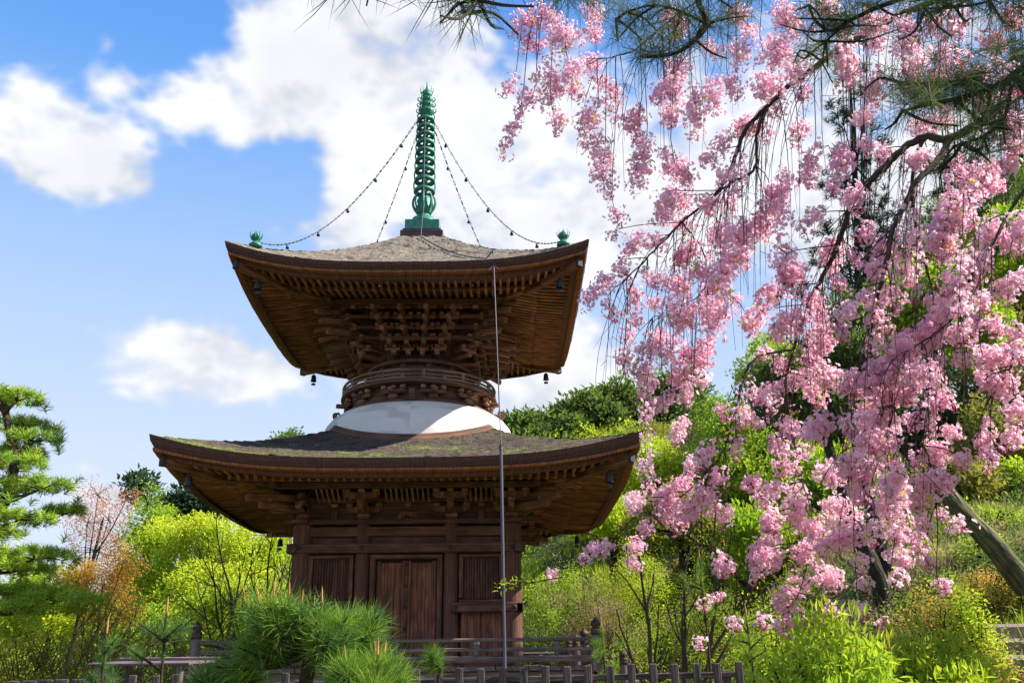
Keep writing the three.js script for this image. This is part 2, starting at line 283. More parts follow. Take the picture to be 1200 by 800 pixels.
    const batten = put('door_batten', bx(.05, rel(1.72) - y0, .035, 0, (rel(1.72) + y0) / 2, A - .14, .01), M.wall);
    for (let i = 0; i < 5; i++) part('door_stud', T(new THREE.SphereGeometry(.028, 8, 6).scale(1, 1, .6).translate(0, lerp(y0 + .22, rel(1.66), i / 4), A - .118)), M.iron, batten);
    put('door_lintel', bx(1.02, .06, .12, 0, rel(1.765), A - .12, .01), M.beam);
    put('threshold', bx(1.02, .07, .14, 0, y0 + .03, A - .1, .01), M.beam);
    put('base_beam', bx(2 * A - .02, .09, .12, 0, y0 + .047, A - .15, .01), M.beam);
    put('head_beam', bx(2 * A + .1, .13, .10, 0, rel(1.875), A - .04, .012), M.beam);
    for (const nx of [-1.48, -.62, .62, 1.48]) put('nail_cover', new THREE.SphereGeometry(.032, 10, 6, 0, Math.PI * 2, 0, Math.PI / 2).rotateX(Math.PI / 2).scale(1, 1, .6).translate(nx, rel(1.875), A + .012), M.iron);
    put('wall_board', bx(2 * A - .3, .26, .05, 0, rel(2.03), A - .16), M.beam);
    put('tie_beam', bx(2 * A - .06, .13, .13, 0, rel(2.115), A - .125, .012), M.wall);
    put('wall_plate', bx(2 * A + .16, .06, .24, 0, rel(2.245), A - .12, .012), M.beam);
    // brackets above the pillars, frog-leg struts between them
    put('bracket_wall', bx(2 * A - .25, .42, .04, 0, rel(2.47), A - .2), M.beam);
    for (const [i, x] of [-1.47, -.62, .62, 1.47].entries()) {
      if (Math.abs(x) > 1 && x < 0) continue; // a corner set is shared
      const corner = x > 1, base = put('bearing_block', bx(.19, .10, .19, x, rel(2.335), A - .14, .035), M.bracket);
      const sub = (g, m) => part('bracket_arm', T(g), m, base), blk = (g) => part('bracket_block', T(g), M.blockEnd, base);
      const arm = (w, x0, y, z, h = .085) => { const s = new THREE.Shape(); s.moveTo(-w / 2, h / 2); s.lineTo(-w / 2, 0); s.quadraticCurveTo(-w / 2 + .05, -h / 2, -w / 2 + .13, -h / 2); s.lineTo(w / 2 - .13, -h / 2); s.quadraticCurveTo(w / 2 - .05, -h / 2, w / 2, 0); s.lineTo(w / 2, h / 2); return new THREE.ExtrudeGeometry(s, { depth: .085, bevelEnabled: false }).translate(0, 0, -.0425).translate(x0, y, z); };
      sub(arm(.52, x, rel(2.425), A - .14), M.bracket);
      for (const o of [-.21, 0, .21]) blk(bx(.10, .062, .10, x + o, rel(2.502), A - .14, .022));
      sub(bx(.085, .085, .52, x, rel(2.427), A + .06, .01), M.bracket);
      blk(bx(.10, .06, .10, x, rel(2.50), A + .22, .022));
      sub(arm(.50, x, rel(2.565), A + .22), M.bracket);
      for (const o of [-.20, 0, .20]) blk(bx(.098, .055, .098, x + o, rel(2.637), A + .22, .02));
      if (corner) {
        sub(bx(.52, .083, .085, A + .06, rel(2.427), A - .14, .01), M.bracket);
        sub(cbox(.10, .10, .95, .012).rotateY(Math.PI / 4).translate(A + .04, rel(2.43), A + .04), M.bracket);
        sub(cbox(.10, .10, 1.15, .012).rotateX(.1).rotateY(Math.PI / 4).translate(A + .12, rel(2.56), A + .12), M.bracket);
        blk(bx(.11, .07, .11, A + .28, rel(2.50), A + .28, .022));
      }
    }
    for (const x of [-1.045, 0, 1.045]) {
      const fs = new THREE.Shape(); fs.moveTo(-.17, 0); fs.quadraticCurveTo(-.16, .10, -.05, .12); fs.lineTo(.05, .12); fs.quadraticCurveTo(.16, .10, .17, 0); fs.lineTo(.11, 0); fs.quadraticCurveTo(.09, .05, 0, .055); fs.quadraticCurveTo(-.09, .05, -.11, 0);
      if (x === 0) put('frog_leg_strut', new THREE.ExtrudeGeometry(fs, { depth: .05, bevelEnabled: false }).translate(x, rel(2.28), A - .18), M.bracket);
      else put('strut', bx(.09, .14, .06, x, rel(2.35), A - .16, .01), M.bracket);
      put('strut_block', bx(.10, .06, .10, x, rel(2.50), A - .14, .022), M.blockEnd);
    }
    put('wall_purlin', bx(2 * A + .5, .08, .09, 0, rel(2.575), A - .14, .01), M.beam);
    // ribs of the small coved ceiling
    for (const [x0, n] of [[-1.045, 7], [0, 9], [1.045, 7]]) for (let i = 0; i < n; i++) { const x = x0 + (i - (n - 1) / 2) * .075; put('cove_rib', beam(V(x, rel(2.54), A - .12), V(x, rel(2.68), A + .20), .026, .02, .003), M.blockEnd); }
    put('eave_purlin', bx(2 * (A + .22) + .5, .09, .10, 0, rel(2.71), A + .22, .012), M.beam);
  }

  // --- roofs
  const roof = (o) => { // o: E eave half width, T top half, yE eave mid height, yT top, lift, prof, colour(x, z, u)
    const pos = (t, u) => { const h = lerp(o.E, o.T, u) * (1 + .012 * Math.pow(Math.abs(t), 4) * (1 - u)); return [t * h, o.yE + o.prof(u) * (o.yT - o.yE) + o.lift * Math.pow(Math.abs(t), 3.2) * Math.pow(1 - u, 2.2), h]; };
    for (let k = 0; k < 4; k++) {
      const N = k ? 84 : 220, K = 88, p = [], uv = [], cl = [], I = [];
      for (let j = 0; j <= K; j++) for (let i = 0; i <= N; i++) { const t = i / N * 2 - 1, u = j / K, q = pos(t, u); const rag = .012 * noise.noise(q[0] * 9, u * 14 + k * 7, 3) + .02 * noise.noise(q[0] * 2.2, u * 4 + k * 9, 8); const crs = u * o.courses + .8 * noise.noise(q[0] * 1.3, u * 3, k) + .35 * noise.noise(q[0] * 8, u * 30, k + 5); p.push(q[0], q[1] + rag - .020 * (crs - Math.floor(crs)), q[2]); uv.push(q[0], u * (o.E - o.T) * 1.2); const c = o.colour(q[0], q[2], u, k); cl.push(...c); }
      for (let j = 0; j < K; j++) for (let i = 0; i < N; i++) { const a = j * (N + 1) + i, b = a + N + 1; I.push(a, a + 1, b, a + 1, b + 1, b); }
      const g = new THREE.BufferGeometry(); g.setAttribute('position', new THREE.Float32BufferAttribute(p, 3)); g.setAttribute('uv', new THREE.Float32BufferAttribute(uv, 2)); g.setAttribute('color', new THREE.Float32BufferAttribute(cl, 3)); g.setIndex(I); g.computeVertexNormals();
      const slope = part(o.name + '_slope', turn4(g, k), M.bark, P);
      // the thick cut edge, the board under it and the eave board
      const band = (r0, d0, r1, d1) => { const P2 = [], U2 = [], I2 = [], n = 48; for (let i = 0; i <= n; i++) { const t = i / n * 2 - 1, q = pos(t, 0), a3 = Math.pow(Math.abs(t), 3); const f = (r, d) => { const s = (o.E - r) / o.E; P2.push(q[0] * s, q[1] - d - .05 * a3 * d / .15 + (d ? .008 * noise.noise(q[0] * 7, d * 9, k) : 0), q[2] * s); }; f(r0, d0); f(r1, d1); U2.push(q[0], -d0, q[0], -d1 - Math.abs(r1 - r0)); } for (let i = 0; i < n; i++) { const a = i * 2; I2.push(a, a + 1, a + 2, a + 1, a + 3, a + 2); } const b = new THREE.BufferGeometry(); b.setAttribute('position', new THREE.Float32BufferAttribute(P2, 3)); b.setAttribute('uv', new THREE.Float32BufferAttribute(U2, 2)); b.setIndex(I2); b.computeVertexNormals(); return turn4(b, k).toNonIndexed(); };
      const e = o.edge;
      part('bark_edge', [band(0, 0, .015, e * .5), band(.015, e * .5, .06, e)], M.barkEdge, slope);
      part('edge_board', [band(.06, e, .045, e + .001), band(.045, e + .001, .05, e + .03), band(.05, e + .03, .155, e + .034)], M.fascia, slope);
      part('eave_board', [band(.155, e + .02, .17, e + .09), band(.17, e + .09, .25, e + .095)], M.soffit, slope);
    }
    return pos;
  };
  const mix3 = (a, b, t) => a.map((v, i) => lerp(v, b[i], t));
  const lowPos = roof({ name: 'lower_roof', E: 3.13, T: .9, yE: rel(2.80), yT: rel(3.86), lift: .325, edge: .125, courses: 19, prof: u => .72 * u + .28 * u * u,
    colour: (x, z, u, k) => { const n = fbm(x * 1.1 + k * 9, u * 3.2, 5, 4), m = fbm(x * 3.3 + k * 5, u * 9, 2, 4); let c = mix3([.10, .075, .062], [.19, .15, .11], clamp(.5 + n * 1.4)); c = mix3(c, [.075, .06, .055], sstep(.02, .22, m)); const moss = sstep(.06, .17, fbm(x * 1.1 + 4 + k * 3, u * 6 + 2, 9, 5) + .30 * (1 - u * 2.6) * (k === 0 && x < .45 ? 1.0 : .5) + .55 * m + .30 * noise.noise(x * 14, u * 40, k) - .11); return mix3(c, mix3([.09, .115, .04], [.26, .34, .06], clamp(.45 + m * 3.2)), moss * .9); } });
  const upPos = roof({ name: 'upper_roof', E: 2.60, T: .30, yE: rel(5.79), yT: rel(7.38), lift: .33, edge: .115, courses: 24, prof: u => .67 * u + .33 * u * u,
    colour: (x, z, u, k) => { const n = fbm(x * 1.6 + k * 9, u * 4, 15, 4), m = fbm(x * 4 + k * 5, u * 11, 12, 4); let c = mix3([.30, .272, .245], [.45, .412, .37], clamp(.55 + n * 1.3)); return mix3(c, [.17, .13, .115], sstep(.05, .3, m)); } });

  // --- eaves seen from below: boards, two rows of rafters, hip rafters
  let shown = 0; const rest = [];
  const eaves = (o) => { // inner purlin half I, mid board K, end half N; heights yI, yK, yN of the rafter undersides; lift; step
    const L = (x, h) => o.lift * Math.pow(Math.min(1, Math.abs(x) / o.N), 3.2) * Math.pow(clamp((h - o.I) / (o.N - o.I)), 1.2);
    const ya = h => lerp(o.yI, o.yK, (h - o.I) / (o.K - o.I)), yb = h => lerp(o.yK2, o.yN, (h - o.K) / (o.N - o.K));
    for (let k = 0; k < 4; k++) {
      const sheet = (h0, h1, fy, up) => { const n = 30, m = 3, p = [], uv = [], I = []; for (let j = 0; j <= m; j++) for (let i = 0; i <= n; i++) { const h = lerp(h0, h1, j / m), x = (i / n * 2 - 1) * h; p.push(x, fy(h) + L(x, h) + up, h); uv.push(h, x); } for (let j = 0; j < m; j++) for (let i = 0; i < n; i++) { const a = j * (n + 1) + i, b = a + n + 1; I.push(a, b, a + 1, a + 1, b, b + 1); } const g = new THREE.BufferGeometry(); g.setAttribute('position', new THREE.Float32BufferAttribute(p, 3)); g.setAttribute('uv', new THREE.Float32BufferAttribute(uv, 2)); g.setIndex(I); g.computeVertexNormals(); return turn4(g, k).toNonIndexed(); };
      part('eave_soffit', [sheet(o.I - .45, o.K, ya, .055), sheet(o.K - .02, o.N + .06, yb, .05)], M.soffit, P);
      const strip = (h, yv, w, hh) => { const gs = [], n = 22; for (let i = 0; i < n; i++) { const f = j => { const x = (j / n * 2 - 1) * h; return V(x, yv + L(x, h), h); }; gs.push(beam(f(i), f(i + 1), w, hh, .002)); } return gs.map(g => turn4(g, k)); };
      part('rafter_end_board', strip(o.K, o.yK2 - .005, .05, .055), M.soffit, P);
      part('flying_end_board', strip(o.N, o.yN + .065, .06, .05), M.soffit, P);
      const n = Math.floor(o.N * 2 / o.step);
      for (let i = 0; i <= n; i++) {
        const x = -n * o.step / 2 + i * o.step, ax = Math.abs(x);
        const rows = [];
        if (ax < o.K - .08) { const h0 = Math.max(o.I - .3, ax + .03); rows.push(beam(V(x, ya(h0) + L(x, h0) + .028, h0), V(x, ya(o.K + .09) + L(x, o.K) + .025, o.K + .06), .046, .058, .005)); }
        if (ax < o.N - .05) { const h0 = Math.max(o.K, ax + .03); if (h0 < o.N - .06) rows.push(beam(V(x, yb(h0) + L(x, h0) + .026, h0), V(x, yb(o.N) + L(x, o.N) + .026, o.N + .03), .042, .054, .005)); }
        for (const [r, g] of rows.entries()) { if (k === 1) { part(r ? 'flying_rafter' : 'rafter', turn4(g, k), M.rafter, P); shown++; } else rest.push(turn4(g, k)); }
      }
      // hip rafter
      const hp = (h, y) => V(h, y + L(h, Math.min(h, o.N)), h);
      const hip = part('hip_rafter', [turn4(beam(hp(o.I - .35, o.yI + .02), hp(o.K + .12, o.yK - .01), .10, .12, .012), k), turn4(beam(hp(o.K - .15, o.yK + .0), hp(o.N + .10, o.yN - .03), .10, .11, .012), k)], M.cap, P);
      part('hip_cap', turn4(beam(hp(o.N + .09, o.yN - .03), hp(o.N + .13, o.yN - .03), .106, .116, .006), k), M.iron, hip);
    }
    return L;
  };
  const lowE = { I: 1.9, K: 2.40, N: 2.90, yI: rel(2.755), yK: rel(2.655), yK2: rel(2.69), yN: rel(2.635), lift: .19, step: .118 };
  const upE = { I: 1.32, K: 1.86, N: 2.37, yI: rel(5.755), yK: rel(5.655), yK2: rel(5.69), yN: rel(5.635), lift: .20, step: .112 };
  const Ll = eaves(lowE), Lu = eaves(upE);
  part('rafters', rest, M.rafter, P, 'stuff');

  // --- dome, ring gallery and drum between the roofs
  const dome = part('dome', lathe([[1.62, rel(3.30)], [1.60, rel(3.55)], [1.56, rel(3.74)], [1.49, rel(3.92)], [1.41, rel(4.02)], [1.31, rel(4.09)], [1.16, rel(4.13)], [.9, rel(4.15)]], 72), M.plaster, P);
  { // the lip where the bark roof meets the dome: it climbs to a peak on every hip
    const n = 96, p = [], uv = [], I = [], r0 = 1.555;
    const yRoof = (x, z) => { const h = Math.max(Math.abs(x), Math.abs(z)), u = (3.13 - h) / (3.13 - .9); return rel(2.80) + (.72 * u + .28 * u * u) * 1.06; };
    for (let i = 0; i <= n; i++) { const a = i / n * Math.PI * 2 + Math.PI / 4; for (const [r, dy, rb] of [[r0 + .16, -.01, r0 + .16], [r0 + .10, .055, r0 + .1], [r0 + .07, .065, r0 + .1], [r0 + .02, .01, r0 + .1]]) { p.push(Math.cos(a) * r, yRoof(Math.cos(a) * rb, Math.sin(a) * rb) + dy, Math.sin(a) * r); uv.push(r, a * 1.5); } }
    for (let i = 0; i < n; i++) for (let j = 0; j < 3; j++) { const a = i * 4 + j; I.push(a, a + 1, a + 4, a + 1, a + 5, a + 4); }
    const g = new THREE.BufferGeometry(); g.setAttribute('position', new THREE.Float32BufferAttribute(p, 3)); g.setAttribute('uv', new THREE.Float32BufferAttribute(uv, 2)); g.setIndex(I); g.computeVertexNormals(); part('dome_lip', g, M.rim, P);
  }
  const uvScale = (g, u, v) => { const a = g.attributes.uv; for (let i = 0; i < a.count; i++) a.setXY(i, a.getY(i) * v, a.getX(i) * u); return g; };
  part('base_ring', uvScale(lathe([[1.05, rel(4.07)], [1.235, rel(4.05)], [1.25, rel(4.07)], [1.24, rel(4.12)], [1.20, rel(4.13)], [1.20, rel(4.17)], [1.1, rel(4.175)]], 64), 8, .2), M.ring, P);
  part('gallery_wall', uvScale(lathe([[1.12, rel(4.10)], [1.10, rel(4.42)]], 48), 8, .3), M.beam, P);
  for (let i = 0; i < 12; i++) {
    const a = i / 12 * Math.PI * 2 + Math.PI / 12, T = g => g.rotateY(a);
    const b = part('gallery_bracket', T(mergeGeometries([bx(.15, .085, .14, 0, rel(4.215), 1.15, .025), bx(.40, .065, .07, 0, rel(4.295), 1.17, .015)])), M.ring, P);
    for (const x of [-.155, 0, .155]) part('bracket_block', T(bx(.085, .06, .09, x, rel(4.365), 1.175, .018)), M.blockEnd, b);
    part('bracket_arm', T(bx(.07, .065, .3, 0, rel(4.297), 1.2, .012)), M.ring, b);
  }
  for (let k = 0; k < 4; k++) { // carved beam noses
    const s = new THREE.Shape(); s.moveTo(0, .05); s.lineTo(.10, .06); s.quadraticCurveTo(.17, .07, .18, .12); s.quadraticCurveTo(.17, .16, .13, .15); s.quadraticCurveTo(.11, .13, .14, .115); s.quadraticCurveTo(.20, .17, .23, .12); s.quadraticCurveTo(.25, .03, .14, -.01); s.quadraticCurveTo(.06, -.04, 0, -.03);
    part('beam_nose', new THREE.ExtrudeGeometry(s, { depth: .07, bevelEnabled: true, bevelSize: .006, bevelThickness: .006, bevelSegments: 1 }).translate(1.17, rel(4.13), -.035).rotateY(k * Math.PI / 2), M.ring, P);
  }
  part('gallery_floor', uvScale(lathe([[.8, rel(4.415)], [1.26, rel(4.41)], [1.275, rel(4.425)], [1.27, rel(4.46)], [.8, rel(4.465)]], 64), 8, .3), M.ring, P);
  for (const [r, y, w, nm] of [[1.235, 4.485, .026, 'bottom_rail'], [1.235, 4.545, .018, 'middle_rail'], [1.235, 4.615, .024, 'top_rail']]) part(nm, uvScale(new THREE.TorusGeometry(r, w, 6, 72).rotateX(Math.PI / 2).translate(0, rel(y), 0), 8, .1), M.rail, P);
  for (let i = 0; i < 24; i++) { const a = (i + .5) / 24 * Math.PI * 2; part('gallery_post', bx(.045, i % 2 ? .09 : .17, .045, 0, rel(i % 2 ? 4.51 : 4.54), 1.235, .006).rotateY(a), M.rail, P); }
  part('drum', uvScale(lathe([[.77, rel(4.40)], [.77, rel(5.0)]], 40), 8, 1), M.beam, P);
  for (let i = 0; i < 12; i++) { const a = (i + .5) / 12 * Math.PI * 2; part('drum_pillar', new THREE.CylinderGeometry(.06, .06, .55, 8).translate(Math.sin(a) * .77, rel(4.72), Math.cos(a) * .77), M.beam, P); }
  part('drum_ring', uvScale(lathe([[.78, rel(4.86)], [.86, rel(4.86)], [.87, rel(4.89)], [.86, rel(4.93)], [.76, rel(4.94)]], 48), 8, .2), M.ring, P);
  // stepped brackets fan out from the round drum to the square eaves
  const lev = [[4.98, .95], [5.12, 1.06], [5.26, 1.17], [5.40, 1.27], [5.54, 1.34]];
  for (const [q, [y, h]] of lev.entries()) for (let k = 0; k < 4; k++) if (q > 0) part('bracket_beam', turn4(bx(2 * h + .3, .055, .07, 0, rel(y + .095), h - .07, .01), k), M.beam, P);
  const setAngles = []; for (let k = 0; k < 4; k++) for (const o of [-.36, -.12, .12, .36]) if (Math.abs(o) < .3) setAngles.push([k, o * 1.25, 0]); else if (o > 0) setAngles.push([k, 0, 1]); else setAngles.push([k, -.45, 0], [k, .45, 0]);
  for (const [k, off, diag] of setAngles) {
    const gArm = [], gBlk = [], rot = k * Math.PI / 2 + (diag ? Math.PI / 4 : 0);
    lev.forEach(([y, h], q) => {
      const reach = diag ? h * 1.30 : h + .04, xo = diag ? 0 : off * lerp(.75, 1.35, q / 4);
      gArm.push(bx(.075, .075, reach - .55, xo, rel(y), (reach + .55) / 2, .012));
      gArm.push(bx(.30, .06, .065, xo, rel(y + .07), reach - .06, .014));
      for (const o of [-.115, 0, .115]) gBlk.push(bx(.075, .05, .08, xo + o, rel(y + .035 + .09), reach - .06, .016));
      gBlk.push(bx(.085, .055, .085, xo, rel(y + .03), reach - .03, .018));
      if (q >= 2) { const d = cbox(.07, .085, .62, .014).rotateX(.22).translate(xo, rel(y + .01), reach - .05 + (diag ? .12 : .04)); gArm.push(d); } // tail rafters slant down and out
    });
    const s = part('bracket_arms', gArm.map(g => g.rotateY(rot)), M.bracket, P);
    part('bracket_blocks', gBlk.map(g => g.rotateY(rot)), M.blockEnd, s);
  }
  for (let k = 0; k < 4; k++) {
    part('eave_purlin', turn4(bx(3.15, .10, .10, 0, rel(5.69), 1.32, .012), k), M.beam, P);
    for (let i = 0; i < 6; i++) { const o = -.95 + i * .38; part('purlin_block', turn4(bx(.09, .055, .09, o, rel(5.61), 1.32, .018), k), M.blockEnd, P); }
  }
  part('upper_ceiling', [bx(2.7, .04, 2.7, 0, rel(5.80), 0), new THREE.CylinderGeometry(1.15, .76, .75, 32, 1, true).toNonIndexed().translate(0, rel(5.38), 0)], M.beam, P);

  // --- crown of the upper roof and the spire
  part('crown_box', [bx(.74, .20, .74, 0, rel(7.33), 0, .01), bx(.67, .05, .67, 0, rel(7.455), 0, .01)], M.bronzeBrown, P);
  const sp = part('spire', [bx(.60, .19, .60, 0, rel(7.575), 0, .008), lathe([[.0, rel(7.67)], [.26, rel(7.67)], [.25, rel(7.73)], [.20, rel(7.81)], [.12, rel(7.86)], [.12, rel(7.88)]], 24).toNonIndexed(), new THREE.CylinderGeometry(.04, .062, 2.55, 14).toNonIndexed().translate(0, rel(9.05), 0)], M.green, P);
  const petal = a => { const s = []; for (let i = 0; i <= 6; i++) { const t = i / 6; s.push(V(.06 + .17 * Math.sin(t * 2.2) * (1 - .25 * t), rel(7.88) + t * .40, 0)); } return tube(s, taper(7, .03, .016), 6).rotateY(a); };
  const urn = part('flower_urn', lathe([[.0, rel(7.88)], [.12, rel(7.88)], [.14, rel(7.98)], [.135, rel(8.10)], [.10, rel(8.26)], [.0, rel(8.28)]], 20), M.green, sp);
  for (let i = 0; i < 8; i++) part('urn_petal', petal(i / 8 * Math.PI * 2), M.green, urn);
  const ringY = [8.37, 8.585, 8.79, 8.99, 9.175, 9.355, 9.525, 9.69, 9.85];
  ringY.forEach((y, i) => {
    const r = lerp(.185, .148, i / 8);
    const rg = part('spire_ring', lathe([[r - .06, rel(y - .03)], [r - .01, rel(y - .04)], [r + .008, rel(y - .02)], [r + .008, rel(y + .015)], [r - .01, rel(y + .035)], [r - .06, rel(y + .028)], [r - .06, rel(y - .03)]], 28), M.green, sp);
    const arms = []; for (let j = 0; j < 2; j++) { const a = j * Math.PI + .12, h = .5 * ((ringY[i + 1] ?? y + .15) - y), lp = []; for (let q = 0; q <= 8; q++) { const t = q / 8 * Math.PI; lp.push(V(r - .03 + .036 * Math.sin(t), rel(y + .01) + h * (1 - Math.cos(t)) * .93, 0)); } arms.push(tube(lp, .013, 6).toNonIndexed().rotateY(a)); arms.push(bx(.022, .03, r - .03, 0, rel(y), (r + .02) / 2, .004).rotateY(a + Math.PI / 4)); }
    part('ring_spokes', arms, M.green, rg);
  });
  for (const [y, r, n] of [[9.97, .165, 6], [10.10, .15, 6], [10.22, .135, 6]]) { // tiers of upturned leaves
    const t = part('leaf_tier', lathe([[.06, rel(y - .05)], [r * .62, rel(y - .01)], [r * .80, rel(y + .05)], [r * .9, rel(y + .095)], [r * .6, rel(y + .1)], [.06, rel(y + .16)]], 20), M.green, sp);
    const gs = []; for (let i = 0; i < n; i++) { const a = i / n * Math.PI * 2, q = []; for (let m = 0; m <= 5; m++) { const s = m / 5; q.push(V(r * .7 + .07 * Math.sin(s * 2.6), rel(y + .02 + s * .11), 0)); } gs.push(tube(q, taper(6, .014, .007), 5).toNonIndexed().rotateY(a)); }
    part('leaf_curls', gs, M.green, t);
  }
  const jew = part('jewel', lathe([[.06, rel(10.33)], [.09, rel(10.36)], [.105, rel(10.41)], [.08, rel(10.47)], [.03, rel(10.53)], [.012, rel(10.58)], [.008, rel(10.68)], [0, rel(10.69)]], 18), M.green, sp);
  { const gs = []; for (let i = 0; i < 9; i++) { const q = []; for (let m = 0; m <= 5; m++) { const s = m / 5; q.push(V(.07 + .055 * Math.sin(s * 2.1), rel(10.38 + s * .18), 0)); } gs.push(tube(q, taper(6, .011, .004), 4).toNonIndexed().rotateY(i / 9 * Math.PI * 2)); } part('flame_spikes', gs, M.green, jew); }
  // finials on the four corners of the upper roof
  const finY = []; const fh = 2.28;
  for (let k = 0; k < 4; k++) {
    const u = (2.60 - fh) / (2.60 - .30), y = upPos(1, u)[1] + .0, r45 = k * Math.PI / 2 + Math.PI / 4, place = g => g.rotateY(0).translate(Math.sin(r45) * fh * Math.SQRT2, y, Math.cos(r45) * fh * Math.SQRT2);
    const f = part('corner_finial', place(lathe([[0, -.03], [.10, -.03], [.10, .03], [.075, .05], [.05, .075], [.03, .085], [.05, .105], [.075, .14], [.07, .18], [.04, .215], [.012, .24], [0, .27]], 16)), M.green, P);
    const gs = []; for (let i = 0; i < 8; i++) { const q = []; for (let m = 0; m <= 4; m++) { const s = m / 4; q.push(V(.055 + .04 * Math.sin(s * 2), .11 + s * .12, 0)); } gs.push(tube(q, taper(5, .010, .004), 4).toNonIndexed().rotateY(i / 8 * Math.PI * 2)); }
    part('finial_flames', place(mergeGeometries(gs)), M.green, f);
    finY.push(V(Math.sin(r45) * fh * Math.SQRT2, y + .09, Math.cos(r45) * fh * Math.SQRT2));
  }
  // --- things that hang from the pagoda
  const W = v => v.clone().add(P.position);
  const bellGeo = lathe([[0, .0], [.035, -.002], [.05, -.03], [.056, -.10], [.066, -.15], [.060, -.152], [.05, -.1], [0, -.03]], 14);
  const mkBell = (pos, label) => { const b = thing('wind_bell', label, 'wind bell', pos, 'wind bells at the roof corners'); b.scale.setScalar(.86); part('bell_body', bellGeo, M.bell, b); part('hook', tube([V(0, .07, 0), V(0, .0, 0)], .008, 5), M.iron, b); part('clapper', [tube([V(0, -.03, 0), V(0, -.2, 0)], .005, 4).toNonIndexed(), bx(.09, .05, .008, 0, -.215, 0, .002)], M.bell, b); return b; };
  for (const [o, L, nm, sc] of [[lowE, Ll, 'lower', 1], [upE, Lu, 'upper', 1]]) for (const [sx, sz, w] of [[-1, 1, 'clear of the blossoms, on the entrance side'], [1, 1, 'beside the blossoms, on the entrance side'], [1, -1, 'far side, towards the blossoms'], [-1, -1, 'far side, away from the blossoms']]) {
    const h = o.N - .16; mkBell(W(V(sx * h, o.yN + L(h, h) - .10, sz * h)), `dark bronze bell under ${nm} roof corner, ${w}`);
  }
  const chainLabels = ['bell chain to corner finial beside the blossoms, entrance side', 'bell chain to rear finial towards the blossoms', 'bell chain to rear finial away from the blossoms', 'bell chain to entrance side finial clear of the blossoms'];
  finY.forEach((f, k) => {
    const dir = V(f.x, 0, f.z).normalize(), a = V(dir.x * .15, rel(9.86), dir.z * .15), n = 46, pts = [], c = thing('bell_chain', 'thin ' + chainLabels[k], 'chain', W(a), 'chains from the spire');
    const sag = .72; for (let i = 0; i <= n; i++) { const t = i / n, p = a.clone().lerp(f, t); p.y -= sag * 4 * t * (1 - t) * (.75 + .5 * t); pts.push(p.sub(a)); }
    const links = []; for (let i = 0; i < n; i++) { const m = pts[i].clone().add(pts[i + 1]).multiplyScalar(.5), l = pts[i].distanceTo(pts[i + 1]), g = new THREE.TorusGeometry(l * .34, .006, 4, 8).scale(1, .45, 1); if (i % 2) g.rotateX(Math.PI / 2); const d = pts[i + 1].clone().sub(pts[i]).normalize(); g.applyQuaternion(new THREE.Quaternion().setFromUnitVectors(V(1, 0, 0), d)).translate(m.x, m.y, m.z); links.push(g.toNonIndexed()); links.push(tube([pts[i], pts[i + 1]], .0045, 4, false).toNonIndexed()); }
    part('chain_links', links, M.iron, c);
    for (const q of [6, 14, 22, 30, 38]) part('chain_bell', lathe([[0, 0], [.014, -.01], [.022, -.04], [.028, -.07], [0, -.05]], 8).translate(pts[q].x, pts[q].y - .01, pts[q].z), M.bell, c);
  });
  // lightning conductor: cable over the roof, then a pole standing before the eaves
  const top = at(578, 293, PD - 2.52), knee = at(587, 523, PD - 3.24), foot = at(592.5, 800, PD - 3.3);
  foot.y = GY - .05;
  const lc = thing('conductor_pole', 'slim grey lightning conductor pole running up past both roof edges', 'pole', V(foot.x, GY, foot.z));
  const lo = v => v.clone().sub(lc.position);
  part('thin_rod', tube([lo(knee), lo(knee.clone().lerp(top, .9)), lo(top)], .0085, 8), M.pole, lc);
  part('pipe', tube([lo(foot), lo(knee)], .021, 10), M.pole, lc);
  part('pipe_joint', tube([lo(knee.clone().lerp(foot, -.004)), lo(knee.clone().lerp(foot, .012))], .027, 10), M.pole, lc);
  for (const s of [-1, 1]) part('stay', tube([lo(knee.clone().lerp(top, .915)), lo(knee.clone().lerp(top, .885)).add(V(s * .07, 0, .0))], .009, 6), M.pole, lc);
  const cab = [lo(top)]; for (let i = 1; i <= 12; i++) { const u = i / 12 * .93, q = upPos(0, u * .98); cab.push(lo(W(V(lerp(top.x - PX, 0, i / 12), q[1] + .035, q[2])))); } cab.push(lo(W(V(0, rel(7.68), .31))), lo(W(V(0, rel(7.9), .16))), lo(W(V(0, rel(8.3), .2))), lo(W(V(0, rel(9.8), .17))));
  part('cable', tube(cab, .010, 5), M.pole, lc);
}

